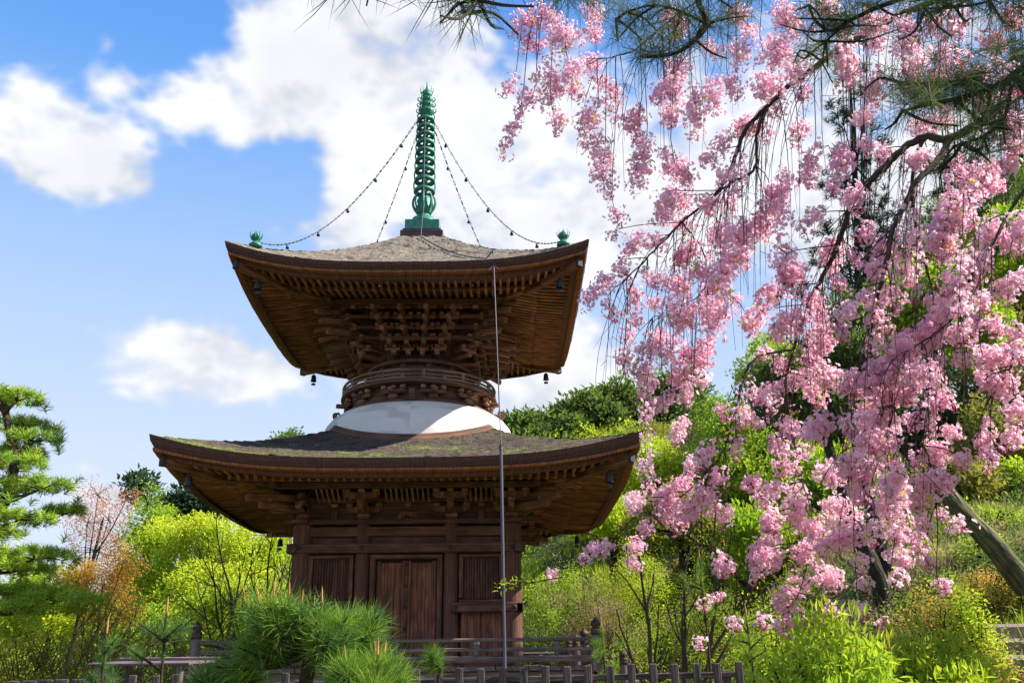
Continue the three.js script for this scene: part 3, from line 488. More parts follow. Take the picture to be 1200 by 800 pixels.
/* ------------------------------------------------------------------ plants: tools */
const geo3 = (P, C) => { const g = new THREE.BufferGeometry(); g.setAttribute('position', new THREE.Float32BufferAttribute(P, 3)); if (C) g.setAttribute('color', new THREE.Float32BufferAttribute(C, 3)); g.computeVertexNormals(); return g; };
const unit = () => { let v; do v = V(rr(-1, 1), rr(-1, 1), rr(-1, 1)); while (v.lengthSq() > 1 || v.lengthSq() < .01); return v.normalize(); };
function leafClump(n, rad, L, W, up = .35, flat = 1) { // n folded leaves spread through a small ball
  const P = [];
  for (let i = 0; i < n; i++) {
    const c = unit().multiplyScalar(rad * Math.cbrt(R())); c.y *= flat; const d = unit().add(V(0, up - .2, 0)).addScaledVector(c, 1.2 / rad).normalize(), s = V(0, 1, 0).add(unit().multiplyScalar(.7)).cross(d).normalize(), nrm = d.clone().cross(s), l = L * rr(.7, 1.25), w = W * rr(.75, 1.2) / 2;
    const a = c, t = c.clone().addScaledVector(d, l).addScaledVector(nrm, -l * .12), m = c.clone().addScaledVector(d, l * .45).addScaledVector(nrm, -w * .25), e = m.clone().addScaledVector(s, w).addScaledVector(nrm, w * .5), f = m.clone().addScaledVector(s, -w).addScaledVector(nrm, w * .5);
    for (const p of [a, e, t, a, t, f]) P.push(p.x, p.y, p.z);
  } return geo3(P);
}
function needleTuft(n, L, w, spread, back = .25) { // needles round a shoot that points up the y axis
  const P = [];
  for (let i = 0; i < n; i++) { const y = -L * back * R() * 1.6, a = R() * 6.283, sp = spread * Math.sqrt(rr(.05, 1)), d = V(Math.cos(a) * Math.sin(sp), Math.cos(sp), Math.sin(a) * Math.sin(sp)), s = d.clone().cross(unit()).normalize().multiplyScalar(w / 2), l = L * rr(.7, 1.1), b = V(0, y, 0), m = b.clone().addScaledVector(d, l * .55), t = b.clone().addScaledVector(d, l).add(V(0, -l * .06 * sp, 0));
    for (const p of [b.clone().sub(s), b.clone().add(s), m.clone().add(s), b.clone().sub(s), m.clone().add(s), m.clone().sub(s), m.clone().sub(s), m.clone().add(s), t]) P.push(p.x, p.y, p.z); }
  return geo3(P);
}
const Q = new THREE.Quaternion(), MX = new THREE.Matrix4(), CO = new THREE.Color();
function scatter(name, parent, geo, mat, items, kind) { // items: [world point, scale, direction or null, colour]
  const m = new THREE.InstancedMesh(geo, mat, items.length), o = parent.isScene ? V(0, 0, 0) : parent.position;
  items.forEach(([p, s, dir, c], i) => { const spin = new THREE.Quaternion().setFromAxisAngle(V(0, 1, 0), R() * 6.283); if (dir) Q.setFromUnitVectors(V(0, 1, 0), dir.clone().normalize()).multiply(spin); else Q.copy(spin); MX.compose(p.clone().sub(o), Q, V(s, s, s)); m.setMatrixAt(i, MX); m.setColorAt(i, CO.setRGB(c[0], c[1], c[2])); });
  m.name = name; if (kind) m.userData.kind = kind; m.instanceMatrix.needsUpdate = true; parent.add(m); return m;
}
const tint = (a, b, t, v = .16) => { const k = 1 + rr(-v, v); return [lerp(a[0], b[0], t) * k, lerp(a[1], b[1], t) * k, lerp(a[2], b[2], t) * k]; };
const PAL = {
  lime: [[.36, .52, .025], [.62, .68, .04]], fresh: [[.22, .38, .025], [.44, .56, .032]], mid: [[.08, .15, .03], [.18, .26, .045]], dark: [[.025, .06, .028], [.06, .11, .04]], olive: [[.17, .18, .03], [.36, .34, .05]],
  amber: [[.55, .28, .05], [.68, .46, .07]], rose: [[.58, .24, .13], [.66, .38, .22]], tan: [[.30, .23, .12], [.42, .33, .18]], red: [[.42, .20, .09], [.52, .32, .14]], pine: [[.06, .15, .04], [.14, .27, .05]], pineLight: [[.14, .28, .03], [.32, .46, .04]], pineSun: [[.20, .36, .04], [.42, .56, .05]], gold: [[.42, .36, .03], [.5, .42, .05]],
};
const C1 = [leafClump(16, .17, .10, .055), leafClump(16, .17, .10, .055), leafClump(18, .19, .09, .05)];
const C2 = leafClump(26, .22, .06, .03), C3 = leafClump(12, .16, .13, .05, .8), C4 = leafClump(30, .30, .17, .09);
const TUFT = needleTuft(46, .135, .0023, 1.25, .45), TUFTFAR = needleTuft(34, .15, .009, 1.35, .5), TUFTNEAR = needleTuft(60, .105, .0017, 1.35, .5);
const GRASS = (() => { const P = []; for (let i = 0; i < 26; i++) { const a = R() * 6.283, r = .16 * Math.sqrt(R()), l = rr(.10, .26), b = V(Math.cos(a) * r, -.02, Math.sin(a) * r), d = V(rr(-.5, .5), 1, rr(-.5, .5)).normalize(), s = d.clone().cross(unit()).normalize().multiplyScalar(.007), t = b.clone().addScaledVector(d, l); for (const p of [b.clone().sub(s), b.clone().add(s), t]) P.push(p.x, p.y, p.z); } return geo3(P); })();

function bareBranches(start, dir, len, r, levels, geos, tips, opt = {}) {
  const n = 5, pts = [start.clone()], d = dir.clone().normalize(); let p = start.clone();
  for (let i = 0; i < n; i++) { d.add(unit().multiplyScalar(opt.wob ?? .16)).add(V(0, opt.up ?? .05, 0)).normalize(); p = p.clone().addScaledVector(d, len / n); pts.push(p); }
  geos.push(tube(pts, taper(n + 1, r, r * .55), levels > 2 ? 7 : levels > 0 ? 5 : 4, false).toNonIndexed());
  if (levels === 0) { tips.push(pts[n], pts[n - 2]); return; }
  const k = opt.forks ?? 3;
  for (let i = 0; i < k; i++) { const q = pts[2 + Math.floor(R() * (n - 1.2))], nd = d.clone().add(unit().multiplyScalar(opt.fan ?? .75)).normalize(); bareBranches(q, nd, len * rr(.55, .8), r * .5, levels - 1, geos, tips, opt); }
  bareBranches(p, d, len * .75, r * .55, levels - 1, geos, tips, opt);
}
/* a tree: trunk and limbs that reach into its crown lobes; lobes are given in photo pixels at the tree's distance */
function tree(name, label, category, o) {
  const d = o.d, k = d / 1050, b0 = at(o.x, 700, d), base = onGround(b0.x, d); if (o.drop) base.y -= o.drop;
  const g = thing(name, label, category, base, o.group);
  const lobes = o.lobes.map(([x, y, rx, ry]) => { const c = at(x, y, d); c.z += rr(-.7, .7) * rx * k; return { c, rx: rx * k, ry: ry * k }; });
  const cen = lobes.reduce((s, l) => s.add(l.c), V(0, 0, 0)).multiplyScalar(1 / lobes.length), low = Math.min(...lobes.map(l => l.c.y - l.ry * .5)), fork = V(lerp(base.x, cen.x, .6), lerp(base.y, Math.max(low, base.y + .5), .8), lerp(base.z, cen.z, .6));
  const L = v => v.clone().sub(base), gs = [], r0 = o.r ?? .11;
  const tp = smoothPath([L(base).add(V(0, -.2, 0)), L(base.clone().lerp(fork, .5)).add(V(rr(-.1, .1), 0, rr(-.1, .1))), L(fork), L(cen)], 12); gs.push(tube(tp, taper(13, r0, r0 * .35), 8).toNonIndexed());
  for (const l of lobes) { const s = tp[Math.min(11, 7 + Math.floor(R() * 5))], e = L(l.c), m = s.clone().lerp(e, .5).add(V(0, -.08 * s.distanceTo(e), 0)); gs.push(tube(smoothPath([s, m, e], 8), taper(9, r0 * .42, r0 * .12), 5).toNonIndexed());
    for (let i = 0; i < (o.twigs ?? 4); i++) { const q = unit().multiply(V(l.rx, l.ry, l.rx)).multiplyScalar(.85); gs.push(tube([e, e.clone().addScaledVector(q, .5).add(V(0, rr(-.05, .05), 0)), e.clone().add(q)], taper(3, r0 * .14, r0 * .05), 4).toNonIndexed()); } }
  part('trunk', gs, o.bark ?? M.darkBark, g);
  const items = [], sz = o.size ?? 1, [pa, pb] = PAL[o.pal];
  for (const l of lobes) { const n = Math.round((o.dens ?? 1) * 16 * (l.rx * l.ry + l.rx * .2) / (.05 * sz * sz)); const tone = rr(-.3, .3);
    for (let i = 0; i < n; i++) { const u = unit(), q = Math.pow(rr(.1, 1), .42) * (1 + .32 * noise.noise(u.x * 2.4 + l.c.x * 3, u.y * 2.4, u.z * 2.4 + l.c.y)); const p = l.c.clone().add(u.clone().multiply(V(l.rx, l.ry, l.rx)).multiplyScalar(q)); if (noise.noise(p.x * 1.6 / sz, p.y * 2.2 / sz, p.z * 1.6 / sz) < (o.gap ?? -.22)) continue;
      const t = clamp(.5 + tone + rr(-.35, .35) + .5 * noise.noise(p.x * .9, p.y * .9, p.z * .9)); items.push([p, sz * rr(.75, 1.25), o.needles ? u.clone().multiply(V(.6, .3, .6)).add(V(0, .9, 0)) : null, tint(pa, pb, t)]); } }
  scatter('crown', g, o.clump ?? C1[Math.floor(R() * 3)], o.needles ? M.needlePine : M.leaf, items, 'stuff'); return g;
}
/* a shrub: stems from one foot and leaf clumps over a low dome */
function shrub(name, label, o) {
  const d = o.d, k = d / 1050, b0 = at(o.x, 740, d), base = onGround(b0.x, d), g = thing(name, label, 'shrub', base, o.group), gs = [], items = [], top = at(o.x, o.top, d).y, h = Math.max(.3, top - base.y), w = o.w * k, [pa, pb] = PAL[o.pal], sz = o.size ?? 1;
  for (let i = 0; i < 14; i++) { const a = R() * 6.283, q = rr(.2, .9), e = V(Math.cos(a) * w * q, h * (.92 - .45 * q * q), Math.sin(a) * w * q); gs.push(tube(smoothPath([V(0, -.1, 0), V(e.x * .35, e.y * .5, e.z * .35), e], 5), taper(6, .016, .005), 5).toNonIndexed()); }
  part('stems', gs, o.bark ?? M.darkBark, g, 'stuff');
  const n = Math.round((o.dens ?? 1) * 34 * w * h / (.05 * sz * sz));
  for (let i = 0; i < n; i++) { const u = unit(); u.y = Math.abs(u.y); const q = Math.pow(rr(.15, 1), .4) * (1 + .22 * noise.noise(u.x * 3 + base.x, u.y * 3, u.z * 3)); const p = base.clone().add(V(u.x * w * q, (.12 + .88 * u.y * q) * h - .1 * sz, u.z * w * q)); if (noise.noise(p.x * 2.6, p.y * 3, p.z * 2.6) < (o.gap ?? -.3)) continue;
    const c = o.pal2 && noise.noise(p.x * 2.2 + 5, p.y * 2.2, p.z * 2.2) + rr(-.25, .25) > .12 ? PAL[o.pal2] : [pa, pb]; items.push([p, sz * rr(.7, 1.25), null, tint(c[0], c[1], R())]); }
  scatter('foliage', g, o.clump ?? C1[1], M.leaf, items, 'stuff'); return g;
}

/* ------------------------------------------------------------------ undergrowth on the slopes */
{
  const leafy = [], grass = [], dry = [];
  for (let i = 0; i < 60000 && leafy.length + grass.length < 17000; i++) {
    const d = 7.5 + 40 * Math.pow(R(), 1.7), x = rr(-.62, .66) * d; if (Math.abs(x - PX) < 3.0 && Math.abs(d - PD) < 3.2) continue; if (d < 11 && x < 1.2) continue;
    const p = onGround(x, d), n = noise.noise(x * .28, d * .28, 4) - (x > .21 * d && d > 13 ? .22 : 0), n2 = noise.noise(x * .9, d * .9, 14), s = .6 + d * .045;
    if (n2 + R() * .5 < .18) { grass.push([p, s * rr(.8, 1.4), null, tint(...(n > .05 ? PAL.lime : n > -.2 ? PAL.fresh : PAL.tan), R())]); }
    else leafy.push([p.clone().add(V(0, rr(0, .18) * s, 0)), s * rr(.5, 1.25), null, tint(...(n2 > .34 ? PAL.mid : n > .08 ? PAL.lime : n > -.1 ? PAL.fresh : n > -.25 ? PAL.olive : n > -.4 || x < .21 * d ? PAL.tan : PAL.mid), R())]);
  }
  scatter('undergrowth', scene, C2, M.leaf, leafy, 'stuff').userData.label = 'mixed green undergrowth covering the slopes around the pagoda';
  scatter('grass', scene, GRASS, M.leaf, grass, 'stuff').userData.label = 'tufts of grass on the slopes around the pagoda';
  for (const n of ['undergrowth', 'grass']) scene.getObjectByName(n).userData.category = n;
}

/* ------------------------------------------------------------------ background trees */
const BG = 'trees behind the pagoda';
// far wood on the ridge
tree('ridge_tree', 'small round tree showing just above the lower roof', 'tree', { x: 337, d: 40, lobes: [[337, 512, 17, 13], [328, 520, 12, 8], [345, 518, 12, 9]], pal: 'mid', size: 1.5, r: .2, group: BG, dens: .8 });
[[612, 505, 30, 'low grey green tree beside the dome on the ridge'], [650, 498, 34, 'grey green ridge tree next to the lower roof edge'], [688, 482, 34, 'taller leafy ridge tree above the lower roof corner'], [722, 474, 36, 'broad green ridge tree behind the lower roof corner'], [752, 480, 30, 'dark ridge tree meeting the blossoms'], [790, 470, 44, 'dense ridge tree partly behind the hanging blossoms']].forEach(([x, y, r, label], i) =>
  tree('ridge_tree', label, 'tree', { x, d: 42 + i, lobes: [[x, y, r * .7, r * .5], [x - r * .6, y + r * .45, r * .6, r * .4], [x + r * .6, y + r * .4, r * .6, r * .45], [x, y + r * .9, r, r * .5]], pal: i % 3 === 2 ? 'mid' : i === 4 ? 'dark' : 'mid', size: 1.7, r: .2, group: BG, dens: .75, clump: C4 }));
// slope to the side of the pagoda
[[770, 545, 34, 26, 27, 'lime', 'yellow green young maple between roof corner and blossoms'], [720, 610, 50, 28, 24, 'lime', 'bright lime maple spreading under the lower roof corner'], [800, 600, 60, 40, 22, 'olive', 'olive leaved tree behind the drooping blossom tip'], [860, 520, 55, 60, 26, 'fresh', 'fresh green tree on the slope behind thin blossom strands'], [930, 470, 70, 60, 28, 'dark', 'deep green tree rising behind the blossom branches'],
 [1000, 400, 60, 70, 30, 'mid', 'tall green tree showing through the blossom limbs'], [1060, 350, 60, 70, 30, 'fresh', 'bright green tree high on the slope behind the blossoms'], [1140, 330, 80, 80, 28, 'olive', 'large olive tree high on the slope above the hut'], [1190, 420, 70, 90, 24, 'olive', 'yellowish dark tree above the white walled hut'], [1080, 470, 70, 60, 24, 'dark', 'dark evergreen behind the densest blossoms'], [980, 560, 70, 50, 20, 'fresh', 'leafy green tree low behind the blossom curtain'], [880, 640, 60, 40, 18, 'fresh', 'green thicket tree behind the lowest blossoms'], [1195, 290, 60, 60, 26, 'fresh', 'green tree at the top of the slope above the olive tree'], [1090, 400, 60, 50, 26, 'fresh', 'fresh green tree between dark evergreen and olive tree'], [1170, 500, 50, 36, 19, 'olive', 'golden olive tree leaning over the hut roof'], [1120, 556, 40, 22, 17.5, 'olive', 'low golden tree screening the hut wall'], [1190, 560, 26, 20, 18, 'fresh', 'small green tree at the end of the hut'], [1120, 290, 70, 60, 34, 'mid', 'mid green tree on the skyline behind the olive tree'], [1045, 310, 60, 56, 35, 'dark', 'dark leafy tree on the skyline behind the bright green tree'], [1190, 240, 60, 60, 33, 'mid', 'mid green tree topping the skyline above the hut'], [905, 430, 40, 36, 30, 'lime', 'lime tree glimpsed between the middle blossom strands']].forEach(([x, y, rx, ry, d, pal, label]) =>
  tree('slope_tree', label, 'tree', { x, d, lobes: [[x, y, rx * .75, ry * .7], [x - rx * .6, y + ry * .35, rx * .6, ry * .5], [x + rx * .55, y + ry * .3, rx * .6, ry * .5], [x - rx * .2, y - ry * .5, rx * .5, ry * .45], [x + rx * .2, y + ry * .7, rx * .7, ry * .4]], pal, size: 1.15, r: .14, group: 'trees on the slope', dens: .85, gap: -.16 }));
[[925, 300, 'dark conifer half hidden behind the middle blossom strands', 40, 10], [1000, -40, 'tallest dark conifer standing behind the blossom limbs', 36, 15], [1110, 10, 'wide dark conifer behind the overhanging pine boughs', 37, 15], [1190, -20, 'dark conifer beyond the overhanging pine and blossoms', 35, 16]].forEach(([x, y, label, d, w], q) => tree('conifer', label, 'tree', { x, d, lobes: Array.from({ length: 30 }, (_, i) => { const t = Math.floor(i / 2); return [x + (i % 2 ? 1 : -1) * rr(.2, 1) * (w + t * 2.6) * .8, y + t * 26 + rr(-8, 8), w * .75 + t * 2.0, 9]; }), pal: 'dark', size: 2.2, r: .12, clump: TUFTFAR, needles: true, dens: .75, group: 'conifers', gap: -.1, twigs: 2 }));
// behind and beside the pagoda on the open side
tree('maple_tree', 'lime green spring maple filling the gap under the lower roof', 'tree', { x: 265, d: 23, lobes: [[250, 640, 42, 30], [295, 650, 40, 34], [215, 655, 36, 26], [270, 690, 60, 26], [325, 670, 28, 40], [230, 622, 26, 18]], pal: 'lime', size: 1, r: .1, bark: M.paleTwig, group: BG, dens: 1.35, gap: -.2, twigs: 2 });
tree('maple_tree', 'lime green spring maple next to the amber leaved tree', 'tree', { x: 180, d: 24, lobes: [[185, 660, 34, 30], [165, 690, 40, 26], [205, 700, 40, 28], [195, 632, 24, 20]], pal: 'lime', size: 1, r: .1, bark: M.paleTwig, group: BG, dens: 1.35, gap: -.2, twigs: 2 });
tree('maple_tree', 'low wide lime maple behind the pine bush and veranda corner', 'tree', { x: 300, d: 20, lobes: [[300, 705, 46, 26], [255, 720, 46, 24], [335, 735, 30, 24], [290, 745, 60, 20]], pal: 'lime', size: 1, r: .09, bark: M.paleTwig, group: BG, dens: 1.1, gap: -.16, twigs: 2 });
tree('maple_tree', 'yellow green maple low behind the layered pine pads', 'tree', { x: 60, d: 21, lobes: [[55, 690, 44, 26], [20, 715, 40, 26], [95, 725, 46, 24], [50, 745, 60, 18]], pal: 'lime', size: 1, r: .09, bark: M.paleTwig, group: BG, dens: 1.1, gap: -.16, twigs: 2 });
tree('leafy_tree', 'fresh green tree low between amber tree and lime maple', 'tree', { x: 150, d: 21, lobes: [[150, 725, 50, 24], [190, 735, 40, 20], [115, 745, 40, 18]], pal: 'fresh', size: 1, r: .09, group: BG, dens: .6, gap: -.1 });
tree('leafy_tree', 'fresh green tree with upright crown behind the lime maples', 'tree', { x: 175, d: 28, lobes: [[172, 590, 17, 18], [182, 612, 24, 20], [160, 620, 20, 20], [190, 635, 26, 18]], pal: 'fresh', size: 1.05, r: .13, group: BG, dens: .8 });
tree('evergreen_tree', 'dark grey green evergreen tucked under the lower roof tip', 'tree', { x: 225, d: 32, lobes: [[222, 592, 26, 20], [205, 605, 20, 18], [245, 600, 16, 18], [165, 575, 18, 12]], pal: 'dark', size: 1.2, r: .14, group: BG, dens: .6, clump: C4 });
tree('cherry_in_leaf', 'slender tree with sparse rosy new leaves beside the layered pine', 'tree', { x: 82, d: 19, lobes: [[112, 580, 20, 18], [95, 610, 26, 24], [130, 610, 22, 22], [110, 645, 34, 24], [145, 585, 14, 16]], pal: 'rose', size: .7, r: .06, bark: M.darkBark, group: BG, dens: .42, gap: -.04, clump: C2, twigs: 10 });
tree('amber_tree', 'small tree with amber orange young leaves before the lime maples', 'tree', { x: 125, d: 18, lobes: [[120, 685, 36, 24], [150, 660, 22, 26], [90, 680, 24, 22], [135, 715, 34, 18]], pal: 'amber', size: .75, r: .05, bark: M.paleTwig, group: BG, dens: 1.0, gap: -.1, clump: C2, twigs: 6 });
for (const [x, top, w, d, pal, label, pal2] of [[40, 735, 60, 14, 'olive', 'yellow olive bush low beneath the layered pine', 'gold'], [120, 735, 55, 15, 'fresh', 'green bush behind the dark sapling', 'tan'], [215, 728, 55, 16, 'tan', 'dry tan bush behind the low plank roof', 'fresh'], [300, 715, 55, 17, 'fresh', 'green bush behind the veranda corner post', 'tan'], [660, 655, 50, 20, 'fresh', 'green bush on the slope next to the corner pillar', 'tan'], [700, 690, 55, 18.5, 'tan', 'dry tan thicket behind the veranda end', 'olive'], [745, 640, 60, 20, 'lime', 'lime bush on the slope under the roof corner', 'olive'], [760, 715, 60, 15, 'fresh', 'dark green bush behind the slim bare tree', 'tan'], [835, 690, 60, 15, 'olive', 'olive bush on the slope behind hanging blossoms', 'fresh'], [640, 715, 40, 19, 'mid', 'dark bush low behind the waist beam', 'fresh'], [900, 700, 50, 12, 'fresh', 'green bush just behind the lowest blossoms', 'lime'], [1150, 600, 50, 17, 'olive', 'yellow olive bush below the white walled hut', 'gold'], [1080, 640, 60, 14, 'fresh', 'grassy green bush between leaning trunk and blossoms', 'lime'], [1165, 650, 50, 12.5, 'fresh', 'bright green bush behind the leaning mossy trunk', 'lime'], [1120, 600, 46, 16, 'mid', 'mid green bush above the leaning mossy trunk', 'fresh'], [1190, 612, 40, 14.5, 'fresh', 'fresh green bush uphill of the leaning trunk foot', 'mid'], [1060, 610, 50, 17, 'mid', 'deep green bush behind the taller forked trunk', 'olive'], [960, 660, 50, 15.5, 'mid', 'deep green bush behind the lower forked trunk', 'fresh'], [1140, 570, 34, 19, 'olive', 'olive bush just below the hut wall', 'gold'], [1110, 668, 40, 11.5, 'fresh', 'leafy green bush before the leaning mossy trunk', 'mid']])
  shrub('bush', label, { x, top, w, d, pal, pal2, size: .85, group: 'bushes round the pagoda', clump: C2, dens: .55, gap: -.12 });
const WILD = 'wild bushes on the slope';
for (let i = 0, n = 0; i < 400 && n < 46; i++) { const d = rr(17.5, 36), x = rr(.4, 1) * .58 * d - (d > 22 ? 4 : 0); if (x < 1.5 && d < 20) continue; const g = onGround(x, d), v = g.clone().sub(camera.position).applyQuaternion(camera.quaternion.clone().invert()), px = 600 + F * v.x / -v.z, py = 400 - F * v.y / -v.z; if (px < 600 || px > 1190 || py > 770 || py < 480) continue; const pal = (px > 840 ? ['mid', 'fresh', 'dark', 'olive', 'mid', 'fresh', 'dark'] : ['lime', 'fresh', 'olive', 'mid', 'lime', 'tan', 'dark'])[n % 7];
  shrub('wild_bush', { lime: 'yellow lime wild bush', fresh: 'fresh green wild bush', olive: 'olive wild bush', mid: 'mid green wild bush', tan: 'dry tan wild bush', dark: 'dark green wild bush' }[pal] + ' scattered over the slope beyond the pagoda', { x: px, top: py - rr(22, 46), w: rr(22, 46), d, pal, pal2: n % 3 ? undefined : 'olive', size: rr(.85, 1.25), clump: n % 2 ? C1[n % 3] : C2, dens: .8, gap: -.2, group: WILD }); n++; }
// bare, twiggy trees
function bareTree(name, label, x, d, hpx, opt) {
  const b = at(x, 740, d), base = onGround(b.x, d), g = thing(name, label, 'tree', base, opt.group), gs = [], tips = [], h = Math.max(1, at(x, hpx, d).y - base.y);
  for (let i = 0; i < (opt.stems ?? 3); i++) { const a = (i / (opt.stems ?? 3)) * 6.283 + R(); bareBranches(V(rr(-.08, .08), -.1, rr(-.08, .08)), V(Math.cos(a) * (opt.lean ?? .35), 1, Math.sin(a) * (opt.lean ?? .35)), h * .42, opt.r ?? .045, opt.lv ?? 3, gs, tips, opt); }
  part('trunk', gs, opt.bark ?? M.paleTwig, g);
  scatter('crown', g, C2, M.leaf, tips.filter(() => R() < (opt.leaf ?? .4)).map(t => [t.clone().add(base), rr(.3, .6), null, tint(...PAL[opt.pal ?? 'lime'], R())]), 'stuff'); return g;
}
bareTree('bare_tree', 'pale bare tree with twisting limbs beside the wall pillar', 285, 18, 610, { stems: 3, lean: .4, r: .06, lv: 3, leaf: .25, pal: 'tan', fan: .9, group: 'bare trees' });
bareTree('bare_tree', 'slim grey multi stemmed tree behind the fence end', 800, 10, 590, { stems: 3, lean: .4, r: .04, lv: 2, forks: 2, leaf: .5, pal: 'lime', fan: .6, bark: M.cherryBark, group: 'bare trees' });
bareTree('bare_tree', 'tangled pale bare shrub tree behind the veranda posts', 720, 16, 650, { stems: 3, lean: .8, r: .03, lv: 3, forks: 2, leaf: .3, pal: 'olive', fan: 1.0, group: 'bare trees' });
bareTree('bare_tree', 'pale leaning bare tree above the low plank roof', 105, 13, 690, { stems: 3, lean: .5, r: .035, lv: 3, leaf: .5, pal: 'gold', group: 'bare trees' });

/* layered pine at the edge of the garden */
{
  const d = 12.5, b = at(-25, 740, d), base = onGround(b.x, d), g = thing('layered_pine', 'clipped pine with flat layered pads of bright needles', 'pine', base), k = d / 1050, gs = [], items = [];
  const tr = smoothPath([V(0, -.2, 0), V(.12, 1.2, 0), V(-.1, 2.4, .1), V(.1, 3.3, 0), V(-.25, at(0, 462, d).y - base.y, 0)], 18); gs.push(tube(tr, taper(19, .15, .04), 9).toNonIndexed());
  for (const [x, y, rx, ry] of [[25, 468, 30, 9], [-5, 462, 26, 10], [15, 490, 34, 8], [38, 512, 30, 9], [5, 522, 34, 9], [22, 545, 40, 8], [50, 570, 36, 10], [10, 575, 30, 9], [62, 592, 24, 7], [25, 608, 46, 9], [5, 628, 30, 8], [45, 652, 46, 11], [15, 665, 40, 10], [65, 700, 46, 10], [20, 712, 60, 12], [35, 690, 40, 8], [-20, 600, 30, 10], [-20, 540, 30, 10], [-25, 650, 40, 10]]) {
    const c = at(x, y, d); c.z += rr(-.5, .5); const s = tr[clamp(Math.round((c.y - base.y - .2) / (tr[18].y) * 18), 3, 17)], e = c.clone().sub(base); gs.push(tube(smoothPath([s, s.clone().lerp(e, .5).add(V(0, -.06, rr(-.1, .1))), e.clone().add(V(0, -.05, 0))], 8), taper(9, .045, .012), 5).toNonIndexed());
    for (let i = 0; i < 6; i++) { const a = R() * 6.283, q = V(Math.cos(a) * rx * k * .8, rr(-.02, .05), Math.sin(a) * rx * k * .8); gs.push(tube([e.clone().add(V(0, -.05, 0)), e.clone().addScaledVector(q, .5), e.clone().add(q)], taper(3, .012, .005), 4).toNonIndexed()); }
    const n = Math.round(rx * 1.7); for (let i = 0; i < n; i++) { if (R() < .12) { items.push([c.clone().add(V(rr(-1, 1) * rx * k * 1.15, rr(-1.6, 1.8) * ry * k, rr(-1, 1) * rx * k)), rr(.6, 1), V(rr(-.6, .6), 1, rr(-.6, .6)), tint(...PAL.pineSun, R())]); continue; } const a = R() * 6.283, q = Math.sqrt(R()); items.push([c.clone().add(V(Math.cos(a) * q * rx * k, (1 - q * q) * ry * k * rr(-.2, 1) , Math.sin(a) * q * rx * k)), rr(.6, .9), V(Math.cos(a) * q * .9, .8, Math.sin(a) * q * .9), tint(...PAL.pineSun, R())]); }
  }
  part('trunk', gs, M.pineBark, g); scatter('crown', g, TUFTFAR, M.needlePine, items, 'stuff');
}

/* ------------------------------------------------------------------ nearer ground: fence, plank roof, hut, steps */
{
  const d = 7, f = thing('picket_fence', 'weathered brown picket fence running before the pagoda', 'fence', V(-.8, groundY(-.8, d), -d)), o = f.position, topY = x => EYE + .150 + .011 * x;
  const gA2 = [0, 1, 2, 3].map(() => cbox(.054, 1.1, .02, .005));
  for (let x = -3.36, i = 0; x < 1.68; i++) { const wide = x < -2.75; const m = part('picket', gA2[i % 4], M.fence, f); m.position.set(x - o.x, topY(x) - .55 - o.y + rr(-.006, .006) - (wide ? .01 : 0), rr(-.003, .003)); m.rotation.z = rr(-.012, .012); if (wide) m.scale.x = 1.75; x += wide ? .112 : .1505; }
  for (const [dy, h] of [[.082, .04], [.72, .05]]) part('fence_rail', beam(V(-3.4 - o.x, topY(-3.4) - dy - o.y, -.028), V(1.72 - o.x, topY(1.72) - dy - o.y, -.028), .03, h), M.fence, f);
  for (const x of [-3.1, -1.4, .3, 1.6]) part('fence_post', bx(.07, .9, .07, x - o.x, topY(x) - .5 - o.y, -.085), M.fence, f);
  // thin bamboo fence farther back
  const b = thing('bamboo_fence', 'low fence of thin upright bamboo slats behind the pickets', 'fence', onGround(2.1, 10.4));
  for (let i = 0; i < 26; i++) { const m = part('bamboo_slat', new THREE.CylinderGeometry(.014, .014, .55, 6), M.rail, b); m.position.set(-.75 + i * .06, .22 + rr(-.01, .01), 0); }
  for (const y of [.12, .36]) part('bamboo_rail', new THREE.CylinderGeometry(.016, .016, 1.6, 6).rotateZ(Math.PI / 2).translate(0, y, .03), M.rail, b);
}
{ // low plank roof left of the veranda
  const d = 9.5, c = at(180, 778, d), g = thing('plank_roof', 'low weathered plank roof on short posts beside the veranda', 'shelter', V(c.x, groundY(c.x, d), c.z)), y = c.y - g.position.y;
  for (let i = 0; i < 7; i++) part('roof_plank', cbox(.92, .022, .13, .004).rotateX(.1).translate(rr(-.02, .02), y + .03 - i * .006, -.42 + i * .125), M.grey, g);
  part('ridge_plank', cbox(.98, .03, .09, .006).translate(0, y + .06, -.45), M.grey, g);
  for (const s of [-1, 1]) for (const z of [-.35, .35]) part('post', bx(.06, y + .2, .06, s * .36, (y) / 2 - .1, z), M.grey, g);
}
{ // hut glimpsed on the slope
  const d = 21, c = at(1165, 580, d), base = V(c.x + .9, c.y - 1.0, c.z), g = thing('hut', 'white walled hut with blue grey roof half hidden on the slope', 'hut', base, undefined, -.25);
  const slate = new THREE.MeshStandardMaterial({ color: new THREE.Color().setRGB(.16, .18, .24), map: stoneMap, roughness: .7 });
  part('wall', bx(3.2, 1.5, 2.2, 0, .45, 0, .02), M.plaster, g);
  for (const x of [-1.5, -.5, .5, 1.5]) part('wall_post', bx(.12, 1.52, .04, x, .45, 1.115), M.beam, g);
  for (const s of [-1, 1]) part('roof_slope', cbox(3.6, .09, 1.6, .02).rotateX(s * .42).translate(0, 1.42, s * .74), slate, g);
  part('roof_ridge', bx(3.65, .14, .2, 0, 1.76, 0, .04), slate, g);
}
